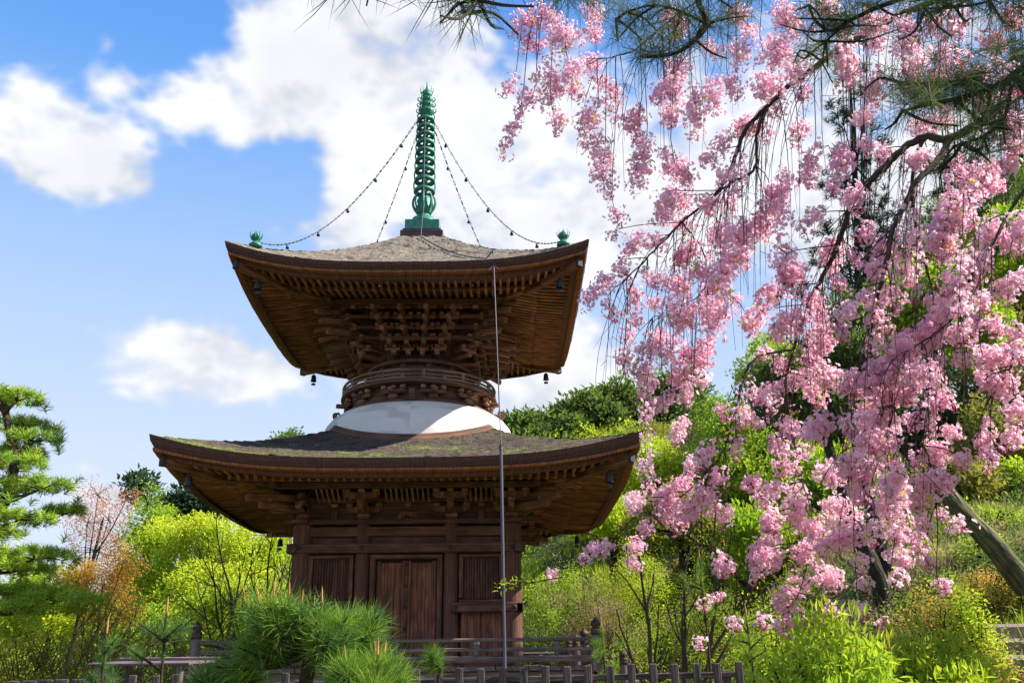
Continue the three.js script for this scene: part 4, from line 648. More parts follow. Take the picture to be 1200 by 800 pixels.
{ // stone steps at the foot of the slope
  const d = 8.6, c = at(1190, 770, d), g = thing('stone_steps', 'short flight of pale stone steps beside the rounded bushes', 'steps', V(c.x, groundY(c.x, d), c.z), undefined, -.12), y = c.y - g.position.y;
  for (let i = 0; i < 3; i++) { const m = part('step', cbox(1.5 + rr(-.05, .05), .5, .46, .03), M.stone, g); m.position.set(.42 + i * .05, y - .24 + i * .15, .15 - i * .46); m.rotation.y = rr(-.03, .03); }
  const s0 = thing('edge_stone', 'rounded grey stone at the side of the steps', 'stone', V(c.x - .35, c.y + .02, c.z - .3)); const sg = new THREE.IcosahedronGeometry(.22, 3); { const p = sg.attributes.position; for (let i = 0; i < p.count; i++) { const v = V(p.getX(i), p.getY(i), p.getZ(i)), k = 1 + .35 * noise.noise(v.x * 5, v.y * 5, v.z * 5 + 3); p.setXYZ(i, v.x * k * 1.2, v.y * k * .7, v.z * k); } sg.computeVertexNormals(); } part('stone_body', sg, M.stone, s0);
}
/* trunks on the slope */
{
  const mk = (name, label, pts, d, r0, r1, mat, pal, lobes) => { const w = pts.map(([x, y, dd]) => at(x, y, d + (dd ?? 0))); const b = w[0].clone(); b.y = groundY(b.x, -b.z) - .15; const foot = V(b.x + (w[0].x - w[1].x) * .15, b.y, b.z), g = thing(name, label, 'tree', foot); const path = smoothPath([foot, ...w].map(v => v.clone().sub(foot)), 26); part('trunk', tube(path, taper(27, r0, r1), 12), mat, g); const items = [], k = d / 1050; for (const [x, y, rx, ry] of lobes) { const c = at(x, y, d); for (let i = 0; i < rx * ry * .22; i++) { const u = unit().multiply(V(rx * k, ry * k, rx * k)).multiplyScalar(Math.sqrt(R())); items.push([c.clone().add(u), rr(.6, 1), null, tint(...PAL[pal], R())]); } } scatter('crown', g, C1[0], M.leaf, items, 'stuff'); return g; };
  mk('mossy_tree', 'thick leaning trunk with moss rising over the grassy slope', [[1215, 705], [1165, 640], [1120, 592], [1098, 556, .1], [1090, 500, .3], [1100, 420, .6], [1095, 350, .8]], 10, .145, .03, M.mossBark, 'fresh', [[1095, 340, 44, 26], [1060, 370, 36, 24], [1140, 380, 40, 26]]);
  mk('forked_tree', 'dark straight trunk leaning behind the blossoms, lower of the pair', [[1036, 700], [1022, 660], [1004, 625], [985, 570], [960, 480]], 12.5, .13, .06, M.darkBark, 'mid', [[960, 470, 50, 34], [920, 440, 36, 26]]);
  mk('forked_tree', 'dark straight trunk leaning behind the blossoms, taller of the pair', [[1052, 700], [1036, 650], [1020, 590], [1005, 520], [1000, 430]], 12.9, .12, .06, M.darkBark, 'mid', [[1000, 420, 46, 34], [1040, 450, 36, 28]]);
}
/* shrubs in front of the slope */
shrub('broadleaf_shrub', 'glossy bright green shrub with long leaves under the lowest blossoms', { x: 960, top: 728, w: 115, d: 5.2, pal: 'fresh', pal2: 'lime', size: .50, clump: C3, dens: .9, gap: -.4, group: 'shrubs before the slope' });
shrub('broadleaf_shrub', 'bright green shrub with long leaves between steps and lowest blossoms', { x: 1085, top: 742, w: 100, d: 5.6, pal: 'fresh', pal2: 'lime', size: .46, clump: C3, dens: .85, gap: -.4, group: 'shrubs before the slope' });
shrub('azalea', 'rounded shrub dotted with coppery new leaves beside the forked trunks', { x: 1090, top: 692, w: 70, d: 8.2, pal: 'olive', pal2: 'amber', size: .55, clump: C2, dens: .7, group: 'shrubs before the slope' });
shrub('azalea', 'small rounded yellow green shrub next to the stone steps', { x: 1135, top: 688, w: 34, d: 8.0, pal: 'lime', pal2: 'fresh', size: .55, clump: C2, dens: .9, group: 'shrubs before the slope' });
shrub('azalea', 'coppery and green shrub under the leaning mossy trunk', { x: 1165, top: 660, w: 42, d: 10.5, pal: 'olive', pal2: 'amber', size: .6, clump: C2, dens: .7, group: 'shrubs before the slope' });
shrub('azalea', 'reddish leaved shrub at the foot of the steps', { x: 1165, top: 776, w: 60, d: 5.8, pal: 'olive', pal2: 'red', size: .4, clump: C2, dens: .7, group: 'shrubs before the slope' });

/* pines in the foreground */
const candleGeo = lathe([[0, 0], [.0035, 0], [.0045, .015], [.0035, .045], [0, .065]], 6), candleMat = new THREE.MeshStandardMaterial({ color: new THREE.Color().setRGB(.42, .20, .06), roughness: .8 });
function pineBush(name, label, o) {
  const d = o.d, k = d / 1050, b = at(o.x, 760, d), base = onGround(b.x, d), g = thing(name, label, 'pine', base, 'young pines along the fence'), gs = [], items = [], c0 = at(o.x, o.y, d);
  const hub = V(rr(-.03, .03), Math.max(.15, c0.y - base.y - .25 * o.ry * k), 0); gs.push(tube(smoothPath([V(.1, -.15, 0), V(-.04, hub.y * .5, 0), hub], 8), taper(9, o.r, o.r * .6), 8).toNonIndexed());
  const ends = [], lob = Array.from({ length: Math.max(1, Math.round(o.n / 9)) }, () => { const u = unit(); if (u.y < -.4) u.y *= -1; return c0.clone().add(u.multiply(V(o.rx * k, o.ry * k, o.rx * k * .8)).multiplyScalar(rr(.45, .95))); });
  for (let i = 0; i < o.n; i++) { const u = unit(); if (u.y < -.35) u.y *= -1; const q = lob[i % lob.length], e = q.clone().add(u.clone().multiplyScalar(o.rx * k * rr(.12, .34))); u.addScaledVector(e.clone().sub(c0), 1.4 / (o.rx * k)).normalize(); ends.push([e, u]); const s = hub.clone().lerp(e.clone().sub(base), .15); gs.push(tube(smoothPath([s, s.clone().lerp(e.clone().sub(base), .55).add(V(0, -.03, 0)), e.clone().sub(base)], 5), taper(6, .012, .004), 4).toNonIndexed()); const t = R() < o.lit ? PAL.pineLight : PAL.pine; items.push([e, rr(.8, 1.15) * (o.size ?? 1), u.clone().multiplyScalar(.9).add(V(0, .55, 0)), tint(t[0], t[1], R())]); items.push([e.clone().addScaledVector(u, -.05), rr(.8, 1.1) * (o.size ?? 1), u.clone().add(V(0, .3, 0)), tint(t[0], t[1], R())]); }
  part('trunk', gs, M.pineBark, g); scatter('needles', g, TUFT, M.needlePine, items, 'stuff');
  ends.sort((a, b2) => b2[0].y - a[0].y); for (const [e, u] of ends.slice(0, o.candles)) { const m = part('candle', candleGeo, candleMat, g); m.position.copy(e).sub(base).add(V(0, .01, 0)); m.quaternion.setFromUnitVectors(V(0, 1, 0), u.clone().multiplyScalar(.3).add(V(0, 1, 0)).normalize()); m.scale.setScalar(rr(.8, 1.3)); }
  return g;
}
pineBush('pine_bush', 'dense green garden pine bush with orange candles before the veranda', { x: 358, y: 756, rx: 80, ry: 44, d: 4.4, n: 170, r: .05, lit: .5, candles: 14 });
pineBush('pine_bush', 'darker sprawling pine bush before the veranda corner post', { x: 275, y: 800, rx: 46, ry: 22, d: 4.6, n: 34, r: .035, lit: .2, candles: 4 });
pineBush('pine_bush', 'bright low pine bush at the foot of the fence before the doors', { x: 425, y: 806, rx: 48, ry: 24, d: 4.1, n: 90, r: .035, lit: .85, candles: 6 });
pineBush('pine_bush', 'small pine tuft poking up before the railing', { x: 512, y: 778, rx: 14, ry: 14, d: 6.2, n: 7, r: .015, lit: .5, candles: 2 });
function sapling(label, x, top, d, pal, w) {
  const b = at(x, 760, d), base = onGround(b.x, d), g = thing('pine_sapling', label, 'pine', base, 'young pines along the fence'), h = at(x, top, d).y - base.y, gs = [tube(smoothPath([V(0, -.1, 0), V(.02, h * .5, 0), V(0, h, 0)], 6), taper(7, .016, .006), 6).toNonIndexed()], items = [];
  for (let i = 0; i < 8; i++) { const y = h * rr(.55, .92), a = R() * 6.283, e = V(Math.cos(a) * w * rr(.4, 1), y + w * rr(.2, .7), Math.sin(a) * w * .7); gs.push(tube([V(0, y, 0), e.clone().multiplyScalar(.5).add(V(0, y * .5, 0)), e], taper(3, .008, .004), 4).toNonIndexed()); for (let q = 0; q < 3; q++) items.push([V(0, y, 0).lerp(e, rr(.5, 1)).add(base), rr(.5, .75), V(e.x, .4, e.z), tint(...PAL[pal], R())]); }
  for (let i = 0; i < 10; i++) items.push([V(0, h * rr(.6, 1), 0).add(base), rr(.45, .7), V(rr(-.3, .3), 1, rr(-.3, .3)), tint(...PAL[pal], R())]);
  part('stem', gs, M.pineBark, g); scatter('needles', g, TUFT, M.needlePine, items, 'stuff'); const m = part('candle', candleGeo, candleMat, g); m.position.set(0, h, 0); m.scale.setScalar(1.4);
}
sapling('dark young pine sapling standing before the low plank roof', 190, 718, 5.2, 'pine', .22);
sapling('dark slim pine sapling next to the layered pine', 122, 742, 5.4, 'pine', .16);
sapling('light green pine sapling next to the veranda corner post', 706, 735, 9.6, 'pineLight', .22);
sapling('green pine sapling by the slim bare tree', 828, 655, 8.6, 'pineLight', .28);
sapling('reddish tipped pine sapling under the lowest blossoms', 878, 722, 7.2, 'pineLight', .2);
{ // leafy shoot crossing the pole
  const g = thing('leafy_shoot', 'thin twig with yellow green leaves crossing the conductor pole', 'twig', at(616, 684, 6.3)), L = (x, y) => at(x, y, 6.3).sub(g.position);
  part('twig', tube(smoothPath([L(660, 676), L(616, 684), L(600, 687), L(584, 693)], 10), taper(11, .004, .0018), 5), M.darkBark, g);
  scatter('leaves', g, leafClump(8, .03, .05, .016, .2), M.leaf, [[586, 690], [594, 687], [602, 685], [610, 682], [618, 682]].map(([x, y]) => [at(x, y, 6.3), rr(.8, 1.1), null, tint(...PAL.lime, R())]), 'stuff');
}

/* ------------------------------------------------------------------ the weeping cherry */
{
  const base = onGround(5.6, 5.4), T = thing('weeping_cherry', 'weeping cherry with long strands of pink double blossoms beside the pagoda', 'cherry tree', base), L = v => v.clone().sub(base);
  const crown = at(1420, -40, 5.3);
  const tr = smoothPath([V(.05, -.3, 0), V(-.1, 1.4, .1), V(-.35, 2.8, 0), L(crown)], 20); part('trunk', tube(tr, taper(21, .26, .15), 12), M.cherryBark, T);
  // limbs: photo pixels and distance, thickness in metres at both ends
  const limbs = [
    [[[1420, -40, 5.3], [1290, 40, 5.2], [1180, 120, 5.1], [1112, 163, 5.1], [1085, 160, 5.15], [1062, 172, 5.2], [1038, 195, 5.3], [1010, 222, 5.4], [996, 245, 5.5], [985, 282, 5.6], [965, 322, 5.8], [942, 372, 6.0], [930, 410, 6.1], [921, 440, 6.2]], .055, .014],
    [[[1112, 166, 5.1], [1092, 196, 5.05], [1072, 216, 5.0], [1062, 240, 5.0], [1045, 272, 5.0], [1042, 296, 5.0], [1030, 342, 5.05], [1022, 382, 5.1], [1020, 412, 5.2], [1004, 446, 5.3], [990, 490, 5.4]], .036, .010],
    [[[1082, 164, 5.15], [1070, 200, 5.3], [1070, 240, 5.4], [1076, 272, 5.5], [1082, 302, 5.6], [1092, 334, 5.6], [1097, 366, 5.6]], .022, .009],
    [[[1420, -40, 5.3], [1250, -20, 5.5], [1100, 0, 5.6], [1000, 48, 5.6], [950, 82, 5.6], [920, 105, 5.7], [895, 128, 5.8], [872, 155, 5.9], [860, 190, 6.0], [842, 224, 6.1], [825, 240, 6.15], [800, 260, 6.2], [770, 290, 6.3], [745, 316, 6.4], [716, 342, 6.5]], .050, .006],
    [[[895, 128, 5.8], [887, 160, 5.85], [884, 198, 5.9], [856, 214, 6.0], [842, 226, 6.1]], .020, .012],
    [[[800, 260, 6.2], [826, 300, 6.3], [824, 340, 6.35], [790, 362, 6.4], [765, 372, 6.45]], .010, .004],
    [[[1420, -40, 5.3], [1240, -90, 5.6], [1050, -95, 5.8], [900, -80, 5.9], [780, -62, 6.0], [700, -40, 6.1], [640, -20, 6.1]], .05, .010],
    [[[900, -80, 5.9], [850, -20, 6.0], [790, 20, 6.1], [740, 60, 6.2], [700, 70, 6.2]], .016, .005],
    [[[930, 410, 6.1], [885, 420, 6.2], [872, 440, 6.3], [860, 490, 6.4], [848, 528, 6.5], [826, 556, 6.6], [785, 590, 6.7], [748, 604, 6.8], [720, 630, 6.9], [684, 654, 6.9]], .013, .004],
    [[[1097, 366, 5.6], [1105, 402, 5.6], [1094, 460, 5.6], [1072, 500, 5.6], [1086, 530, 5.6], [1094, 562, 5.6], [1098, 590, 5.6]], .010, .005],
    [[[1290, 40, 5.2], [1230, 180, 4.8], [1190, 240, 4.8], [1160, 290, 4.8], [1130, 340, 4.9], [1112, 378, 5.0], [1085, 398, 5.0], [1050, 420, 5.0]], .022, .006],
    [[[1230, 180, 4.8], [1215, 300, 4.8], [1195, 400, 4.8], [1180, 440, 4.9], [1165, 460, 4.9]], .018, .006],
    [[[921, 440, 6.2], [926, 500, 6.2], [940, 560, 6.2], [952, 610, 6.1], [946, 660, 6.1], [935, 700, 6.1]], .010, .004],
    [[[1004, 446, 5.3], [1010, 500, 5.4], [1004, 560, 5.5], [1000, 620, 5.6], [1005, 690, 5.6]], .009, .004],
    [[[1020, 412, 5.2], [1040, 440, 5.1], [1046, 480, 5.1], [1040, 540, 5.2], [1055, 590, 5.3]], .010, .004],
    [[[1180, 120, 5.1], [1150, 170, 4.2], [1125, 200, 4.0]], .012, .005],
  ];
  const samples = [];
  limbs.forEach(([pp, r0, r1]) => { const w = pp.map(([x, y, d]) => at(x, y, d)), path = smoothPath(w, pp.length * 5), n = path.length; path.forEach((v, i) => { if (i) v.add(unit().multiplyScalar(.006)); }); part('limb', tube(path.map(L), taper(n, r0 * .62, r1 * .7, .8), 8), M.cherryBark, T); const cv = new THREE.CatmullRomCurve3(pp.map(p => V(...p)), false, 'centripetal'); for (let i = 0; i <= pp.length * 6; i++) { const q = cv.getPoint(i / (pp.length * 6)); samples.push([q.x, q.y, q.z]); } });
  // flowering sprays: [half width in photo pixels, x, y, x, y, ...]
  const S = [[15,608,32,625,22,650,18],[9,612,50,634,48],[13,655,28,664,38,646,54],[8,668,45,679,45],[12,690,10,701,15],[9,690,28,700,40],[6,590,106,601,95],[10,612,118,624,112],[6,612,128,602,148,594,165,591,180],[12,632,93,648,85,655,100,643,118],[11,665,70,675,76,668,95],[11,690,70,700,82],[7,670,103,681,107],[8,648,138,658,138,650,148],[9,700,95,715,100,722,115],[7,722,130,718,133],[13,700,125,690,140,685,150,692,165,710,180],[12,710,180,705,205,712,222],[11,752,128,735,142,746,150,756,170],[12,756,170,750,190,744,215],[8,722,250,728,254],[4,716,272,720,276],[9,768,116,776,105],[8,786,100,793,92],[7,790,120,785,142],[11,780,190,791,200],[12,782,225,775,255],[7,795,262,800,258],
   [16,795,20,790,34],[10,855,15,876,20],[8,876,30,880,46],[9,864,50,870,76],[9,830,50,841,60],[14,915,10,930,25,920,42],[17,896,60,915,55,905,76],[11,930,75,940,92],[10,960,5,981,12],[9,990,45,996,62],[13,885,95,900,106,916,95],[7,940,105,945,110],[13,790,82,800,74],[11,786,90,796,116],[8,785,132,788,140],[9,810,105,816,140,815,155],[11,830,100,840,116,836,126],[11,854,95,866,106],[11,870,150,881,145],[9,906,116,910,128],
   [15,1022,25,1030,30],[11,1060,28,1066,40],[11,1092,20,1098,30],[12,1160,40,1166,56],[11,1180,14,1190,22],[13,990,60,986,80],[8,1020,48,1028,54],[11,1000,80,996,96],[13,1056,55,1076,60],[7,1105,55,1108,66],[11,1080,74,1072,84],[10,1100,86,1096,92],[13,1030,95,1024,112],[9,1060,88,1066,100],[11,1020,130,1010,140],[9,1105,130,1112,138],[11,1075,150,1090,150],[10,1150,115,1160,124],[12,1170,120,1178,134],[15,1190,140,1180,156],[9,1140,90,1150,86],
   [11,790,192,802,200,808,206,805,216],[9,842,175,848,164],[8,830,186,836,190],[9,865,150,872,146],[11,795,230,806,236],[9,785,225,780,246],[11,826,235,837,240],[9,800,257,808,262],[7,845,210,855,200],[7,850,235,856,240],[7,895,150,898,160],[15,905,226,916,215,901,240,909,252],[16,896,260,880,272],[15,860,265,871,290],[11,840,266,846,280],[11,816,285,800,296],[11,955,175,946,195,951,210],[8,940,145,936,166],[10,985,190,991,175],[7,975,215,980,222],[9,945,265,956,250],[10,985,286,966,296],[8,995,226,998,236],
   [11,990,186,984,200],[7,1015,165,1018,174],[10,1000,226,1006,240],[8,1035,175,1040,184],[10,1085,180,1070,192],[9,1010,276,1021,270],[9,1030,295,1036,288],[13,1150,200,1166,212],[13,1180,190,1176,206],[9,1195,162,1190,172],[13,1125,236,1110,260,1105,290],[7,1130,250,1138,258],[11,1155,265,1166,276,1150,290],[9,1180,280,1186,292],[9,1195,255,1198,290],
   [12,735,290,746,285,756,280],[9,728,305,732,316],[8,765,283,774,290],[9,716,325,701,340,690,356],[7,712,355,721,369],[8,741,335,745,350,744,376],[8,738,388,731,410,732,430],[9,800,296,795,311],[6,758,320,764,326],[8,776,335,770,325],[6,760,350,771,356],[12,790,325,801,341],[13,782,360,796,376,811,370],[10,815,315,822,320],[15,836,320,851,310,870,300],[15,830,345,846,336,856,351],[15,820,361,841,365,831,391],[10,765,400,781,396,790,411],[7,755,406,750,412],[7,775,416,780,420],[9,760,425,750,436],[11,790,425,816,416,830,421],[10,810,436,830,401],[9,880,375,886,382],
   [13,925,316,930,336,920,300],[11,905,336,900,356],[11,886,370,880,381],[10,970,300,976,311],[7,1000,297,1004,304],[9,1020,311,1028,318],[6,980,330,986,336],[11,950,351,961,361],[13,936,365,925,381,910,391],[8,960,376,966,384],[12,966,395,950,411],[8,985,371,1001,358],[7,980,382,990,392],[10,940,421,956,426],[5,1008,345,1014,349],[5,890,417,906,412],[7,915,421,920,428],[9,922,446,946,441],[9,970,431,986,446],[9,1000,441,1006,452],
   [11,1125,336,1130,326,1116,356,1100,371],[6,1090,352,1096,358],[17,1105,376,1080,396,1060,411],[18,1060,411,1040,431,1026,446],[9,1130,305,1138,312],[10,1145,305,1156,311],[6,1142,326,1146,334],[7,1150,351,1154,360],[7,1140,368,1146,376],[9,1166,345,1181,336,1196,330],[5,1192,322,1196,326],[8,1163,377,1168,384],[9,1136,390,1120,396],[6,1125,416,1130,424],[8,1190,386,1196,396],[12,1150,416,1166,421,1181,426],[8,1155,441,1160,446],[8,1190,411,1198,416],[11,1096,425,1085,441],
   [8,736,433,761,441,755,461],[10,790,441,801,446],[9,786,461,775,471,765,479],[8,800,466,811,460],[7,801,490,796,505,788,516],[7,818,540,806,548],[12,811,556,800,571,781,581,765,576],[7,745,586,738,592],[7,816,440,824,446],[7,845,480,850,486],[6,882,463,888,466],[8,921,447,906,458,894,463],[7,875,492,889,498],[7,918,498,930,500],[9,952,450,960,471],[8,836,525,820,541],[7,851,556,836,561],[6,878,563,882,568],[8,910,520,918,528],[8,915,549,931,541],[8,912,571,900,576],[12,966,490,960,501,946,512],[5,938,527,946,529],[9,965,441,972,450],[9,1000,496,1008,504],[9,1010,480,1016,486],[12,960,551,986,556],[9,930,576,940,584],[10,990,541,996,550],[11,1005,571,1012,580],
   [11,1000,456,995,445],[9,1040,441,1051,436],[13,1046,461,1035,472],[11,1070,446,1081,440],[9,1060,456,1064,464],[14,1030,491,1020,501,1046,496],[6,1070,490,1074,496],[14,1035,516,1010,531],[14,1005,546,1021,551],[14,1046,561,1051,576],[8,1098,470,1112,472],[5,1105,460,1108,464],[7,1106,505,1124,505],[12,1090,525,1101,536],[7,1125,536,1131,542],[12,1080,566,1108,571,1105,556],[10,1155,446,1171,451,1186,456],[8,1190,476,1196,490],[8,1190,511,1180,521],[4,1147,517,1150,520],[5,1160,530,1166,534],
   [7,681,655,696,646,714,637],[4,640,672,651,670],[9,742,590,751,592],[12,776,581,791,591,776,601],[12,800,601,816,591,831,571],[8,790,616,801,611],[7,755,621,760,612],[8,742,641,749,632],[7,736,658,746,662],[9,836,596,851,601,845,611],[7,880,566,886,572],[7,893,581,898,588],[7,900,611,906,618],[9,840,656,856,666],[10,880,651,896,641,890,661,885,676],[7,905,631,910,640],[4,822,705,826,709],[3,838,695,843,699],[4,853,727,864,731],[5,817,750,823,753],[5,890,726,896,731],[5,915,736,921,739],
   [11,930,586,935,611,961,621],[8,905,606,900,616],[10,900,651,906,660],[16,966,591,986,601,1001,616],[10,930,651,946,641],[12,960,641,986,631,1011,621],[6,1005,656,1010,664],[13,940,681,925,701,930,721],[10,926,728,918,738],[12,960,671,981,681],[6,1010,681,1015,688],[6,970,711,976,721],[7,1000,714,1010,718],[3,1034,727,1038,729],[12,1051,601,1040,581],[10,1081,591,1070,581],[8,1050,621,1056,628],[8,1086,611,1080,621],[5,1102,601,1108,604],[7,1120,613,1131,614],[8,1060,636,1076,641],[7,1040,651,1061,656],[5,1085,655,1090,659],[5,1048,675,1054,677],[6,1100,684,1108,687]];
  const near = [[16,1130,190,1120,205,1146,216,3.7],[14,1112,18,1126,34,3.2],[12,1122,78,1132,86,3.4],[12,1168,84,1188,96,3.4]];
  // geometry of one cluster: double flowers facing out of a small ball, on thin stalks
  const cluster = (n, rad) => { const P = [], C = []; for (let i = 0; i < n; i++) { const o = unit(); o.y -= .25; o.normalize(); const c = o.clone().multiplyScalar(rad * rr(.55, 1)), ax = o.clone().add(unit().multiplyScalar(.5)).normalize(), e1 = ax.clone().cross(Math.abs(ax.y) > .9 ? V(1, 0, 0) : V(0, 1, 0)).normalize(), e2 = ax.clone().cross(e1), fr = rr(.013, .018), ph = R() * 6; const k = rr(.86, 1.1);
    for (let lay = 0; lay < 2; lay++) for (let j = 0; j < 5; j++) { const a = ph + (j + lay * .5) / 5 * 6.283, q = (aa, r, h) => c.clone().addScaledVector(e1, Math.cos(aa) * r).addScaledVector(e2, Math.sin(aa) * r).addScaledVector(ax, h), sz = fr * (lay ? .66 : 1), up = lay ? .007 : .004; const p0 = q(a, .001, lay ? .002 : 0), p1 = q(a - .48, sz * .72, up), p2 = q(a - .16, sz, up * 1.5), p3 = q(a + .16, sz, up * 1.5), p4 = q(a + .48, sz * .72, up);
      for (const t of [[p0, p1, p2], [p0, p2, p3], [p0, p3, p4]]) for (const [m, v] of t.entries()) { P.push(v.x, v.y, v.z); const w = m === 0 ? [.88 * k, .52 * k, .66 * k] : [1 * k, 1 * k, 1 * k]; C.push(...w); } }
  } return geo3(P, C); };
  const petalMat = leafMat(.55); petalMat.vertexColors = true;
  const geos = [cluster(8, .050), cluster(6, .058), cluster(4, .045)], items = [[], [], []], buds = [], leaves = [], twigs = [];
  const pinkA = [.95, .60, .74], pinkB = [1, .87, .92], pinkC = [.93, .70, .86];
  const place = (pts, w, d, dens) => { // pts in photo pixels at distance d
    let len = 0; for (let i = 1; i < pts.length; i++) len += Math.hypot(pts[i][0] - pts[i - 1][0], pts[i][1] - pts[i - 1][1]);
    const n = Math.ceil((len + w * 1.6) * w * 2 / 105 * dens), hue = R(), k = d / 1050;
    for (let i = 0; i < n; i++) { let s = R() * len, j = 1; while (j < pts.length - 1) { const l = Math.hypot(pts[j][0] - pts[j - 1][0], pts[j][1] - pts[j - 1][1]); if (s <= l) break; s -= l; j++; } const l = Math.hypot(pts[j][0] - pts[j - 1][0], pts[j][1] - pts[j - 1][1]) || 1, t = clamp(s / l), x = lerp(pts[j - 1][0], pts[j][0], t), y = lerp(pts[j - 1][1], pts[j][1], t);
      const a = R() * 6.283, q = w * Math.sqrt(R()) * .85, p = at(x + Math.cos(a) * q, y + Math.sin(a) * q, d); p.z += gauss() * w * k * .75;
      const c = tint(pinkA, pinkB, clamp(hue * .5 + R() * .7), .12), m = R() < .18 ? .5 : .0, cc = [lerp(c[0], pinkC[0], m), lerp(c[1], pinkC[1], m), lerp(c[2], pinkC[2], m)]; items[i % 3].push([p, rr(.68, 1.18), unit(), cc]); if (R() < .06) leaves.push([p.clone().add(unit().multiplyScalar(.04)), rr(.5, .9), unit(), tint(...PAL.lime, R())]); }
    const e = pts[pts.length - 1]; for (let i = 0; i < 3; i++) buds.push([at(e[0] + gauss() * w * .7, e[1] + w * rr(.4, 1.1), d), rr(.32, .5), unit(), tint([.55, .12, .28], [.7, .2, .4], R())]);
  };
  const attach = (x, y) => { let best = null, bd = 1e9; for (const s of samples) { const dy = y - s[1]; if (dy < 2) continue; const q = Math.abs(x - s[0]) * 1.25 + dy * .55 + (dy < 12 ? 12 : 0); if (q < bd) { bd = q; best = s; } } return best ?? samples[0]; };
  for (const row of S) { const w = row[0], pts = []; for (let i = 1; i < row.length; i += 2) pts.push([row[i], row[i + 1]]); if (pts.length > 1 && pts[0][1] > pts[pts.length - 1][1] + 4) pts.reverse();
    const s = attach(pts[0][0], pts[0][1]), d = s[2] + rr(-.22, .22); place(pts, w * 1.12, d, 3.1);
    const path = [at(s[0], s[1], s[2])], mx = lerp(s[0], pts[0][0], .65), my = lerp(s[1], pts[0][1], .35); path.push(at(mx, my, (s[2] + d) / 2)); for (const p of pts) path.push(at(p[0] + rr(-2, 2), p[1], d)); const sp = smoothPath(path, 12); twigs.push(tube(sp.map(L), taper(13, .0042, .0015), 5, false).toNonIndexed());
    for (let q = 0; q < 3; q++) { const p = sp[5 + Math.floor(R() * 7)], e = p.clone().add(V(gauss() * .09, -rr(.03, .16), gauss() * .09)); twigs.push(tube([L(p), L(p.clone().lerp(e, .5).add(V(gauss() * .012, .01, 0))), L(e)], taper(3, .0022, .001), 4, false).toNonIndexed()); } }
  for (const row of near) { const d = row[row.length - 1], pts = []; for (let i = 1; i < row.length - 1; i += 2) pts.push([row[i], row[i + 1]]); place(pts, row[0] * 1.0, d, .9); twigs.push(tube(smoothPath([at(1290, 40, 5.2), at(lerp(1290, pts[0][0], .5), pts[0][1] - 30, (5.2 + d) / 2), ...pts.map(p => at(p[0], p[1], d))].map(L), 10), taper(11, .008, .002), 5, false).toNonIndexed()); }
  // bare hanging twigs among the strands
  for (let i = 0; i < 420; i++) { const s = samples[Math.floor(R() * samples.length)]; if (s[0] > 1230 || s[1] > 560) continue; const len = s[1] > 400 || s[0] < 740 ? rr(40, 120) : rr(60, 240), dx = -len * rr(-.05, .32) + gauss() * 14, d = s[2] + rr(-.3, .3), a = at(s[0], s[1], s[2]), up = rr(0, 16), pts = [a, at(s[0] + dx * .5, s[1] - up * .3 + len * .16, d), at(s[0] + dx, s[1] + len * .55, d), at(s[0] + dx + gauss() * 8, s[1] + len, d)]; if (s[0] > 740 && R() < (s[1] < 330 ? .10 : .18)) place([[s[0] + dx * .8, s[1] + len * rr(.3, .6)], [s[0] + dx, s[1] + len]], rr(4, 8.5), d, 1.5);
    const sp = smoothPath(pts, 10); twigs.push(tube(sp.map(L), taper(11, .0036, .0011), 4, false).toNonIndexed()); for (let q = 0; q < 2; q++) { const p = sp[4 + Math.floor(R() * 6)], e = p.clone().add(V(gauss() * .12, -rr(.04, .2), gauss() * .1)); twigs.push(tube([L(p), L(p.clone().lerp(e, .5).add(V(gauss() * .02, 0, 0))), L(e)], taper(3, .002, .0009), 4, false).toNonIndexed()); } }
  part('twigs', twigs, M.cherryBark, T, 'stuff');
  items.forEach((it, i) => scatter('blossoms', T, geos[i], petalMat, it, 'stuff'));
  scatter('buds', T, geos[0], petalMat, buds, 'stuff');
  scatter('young_leaves', T, leafClump(5, .02, .045, .018), M.leaf, leaves, 'stuff');
  console.log('blossom clusters', items.map(i => i.length).join(' '));
}

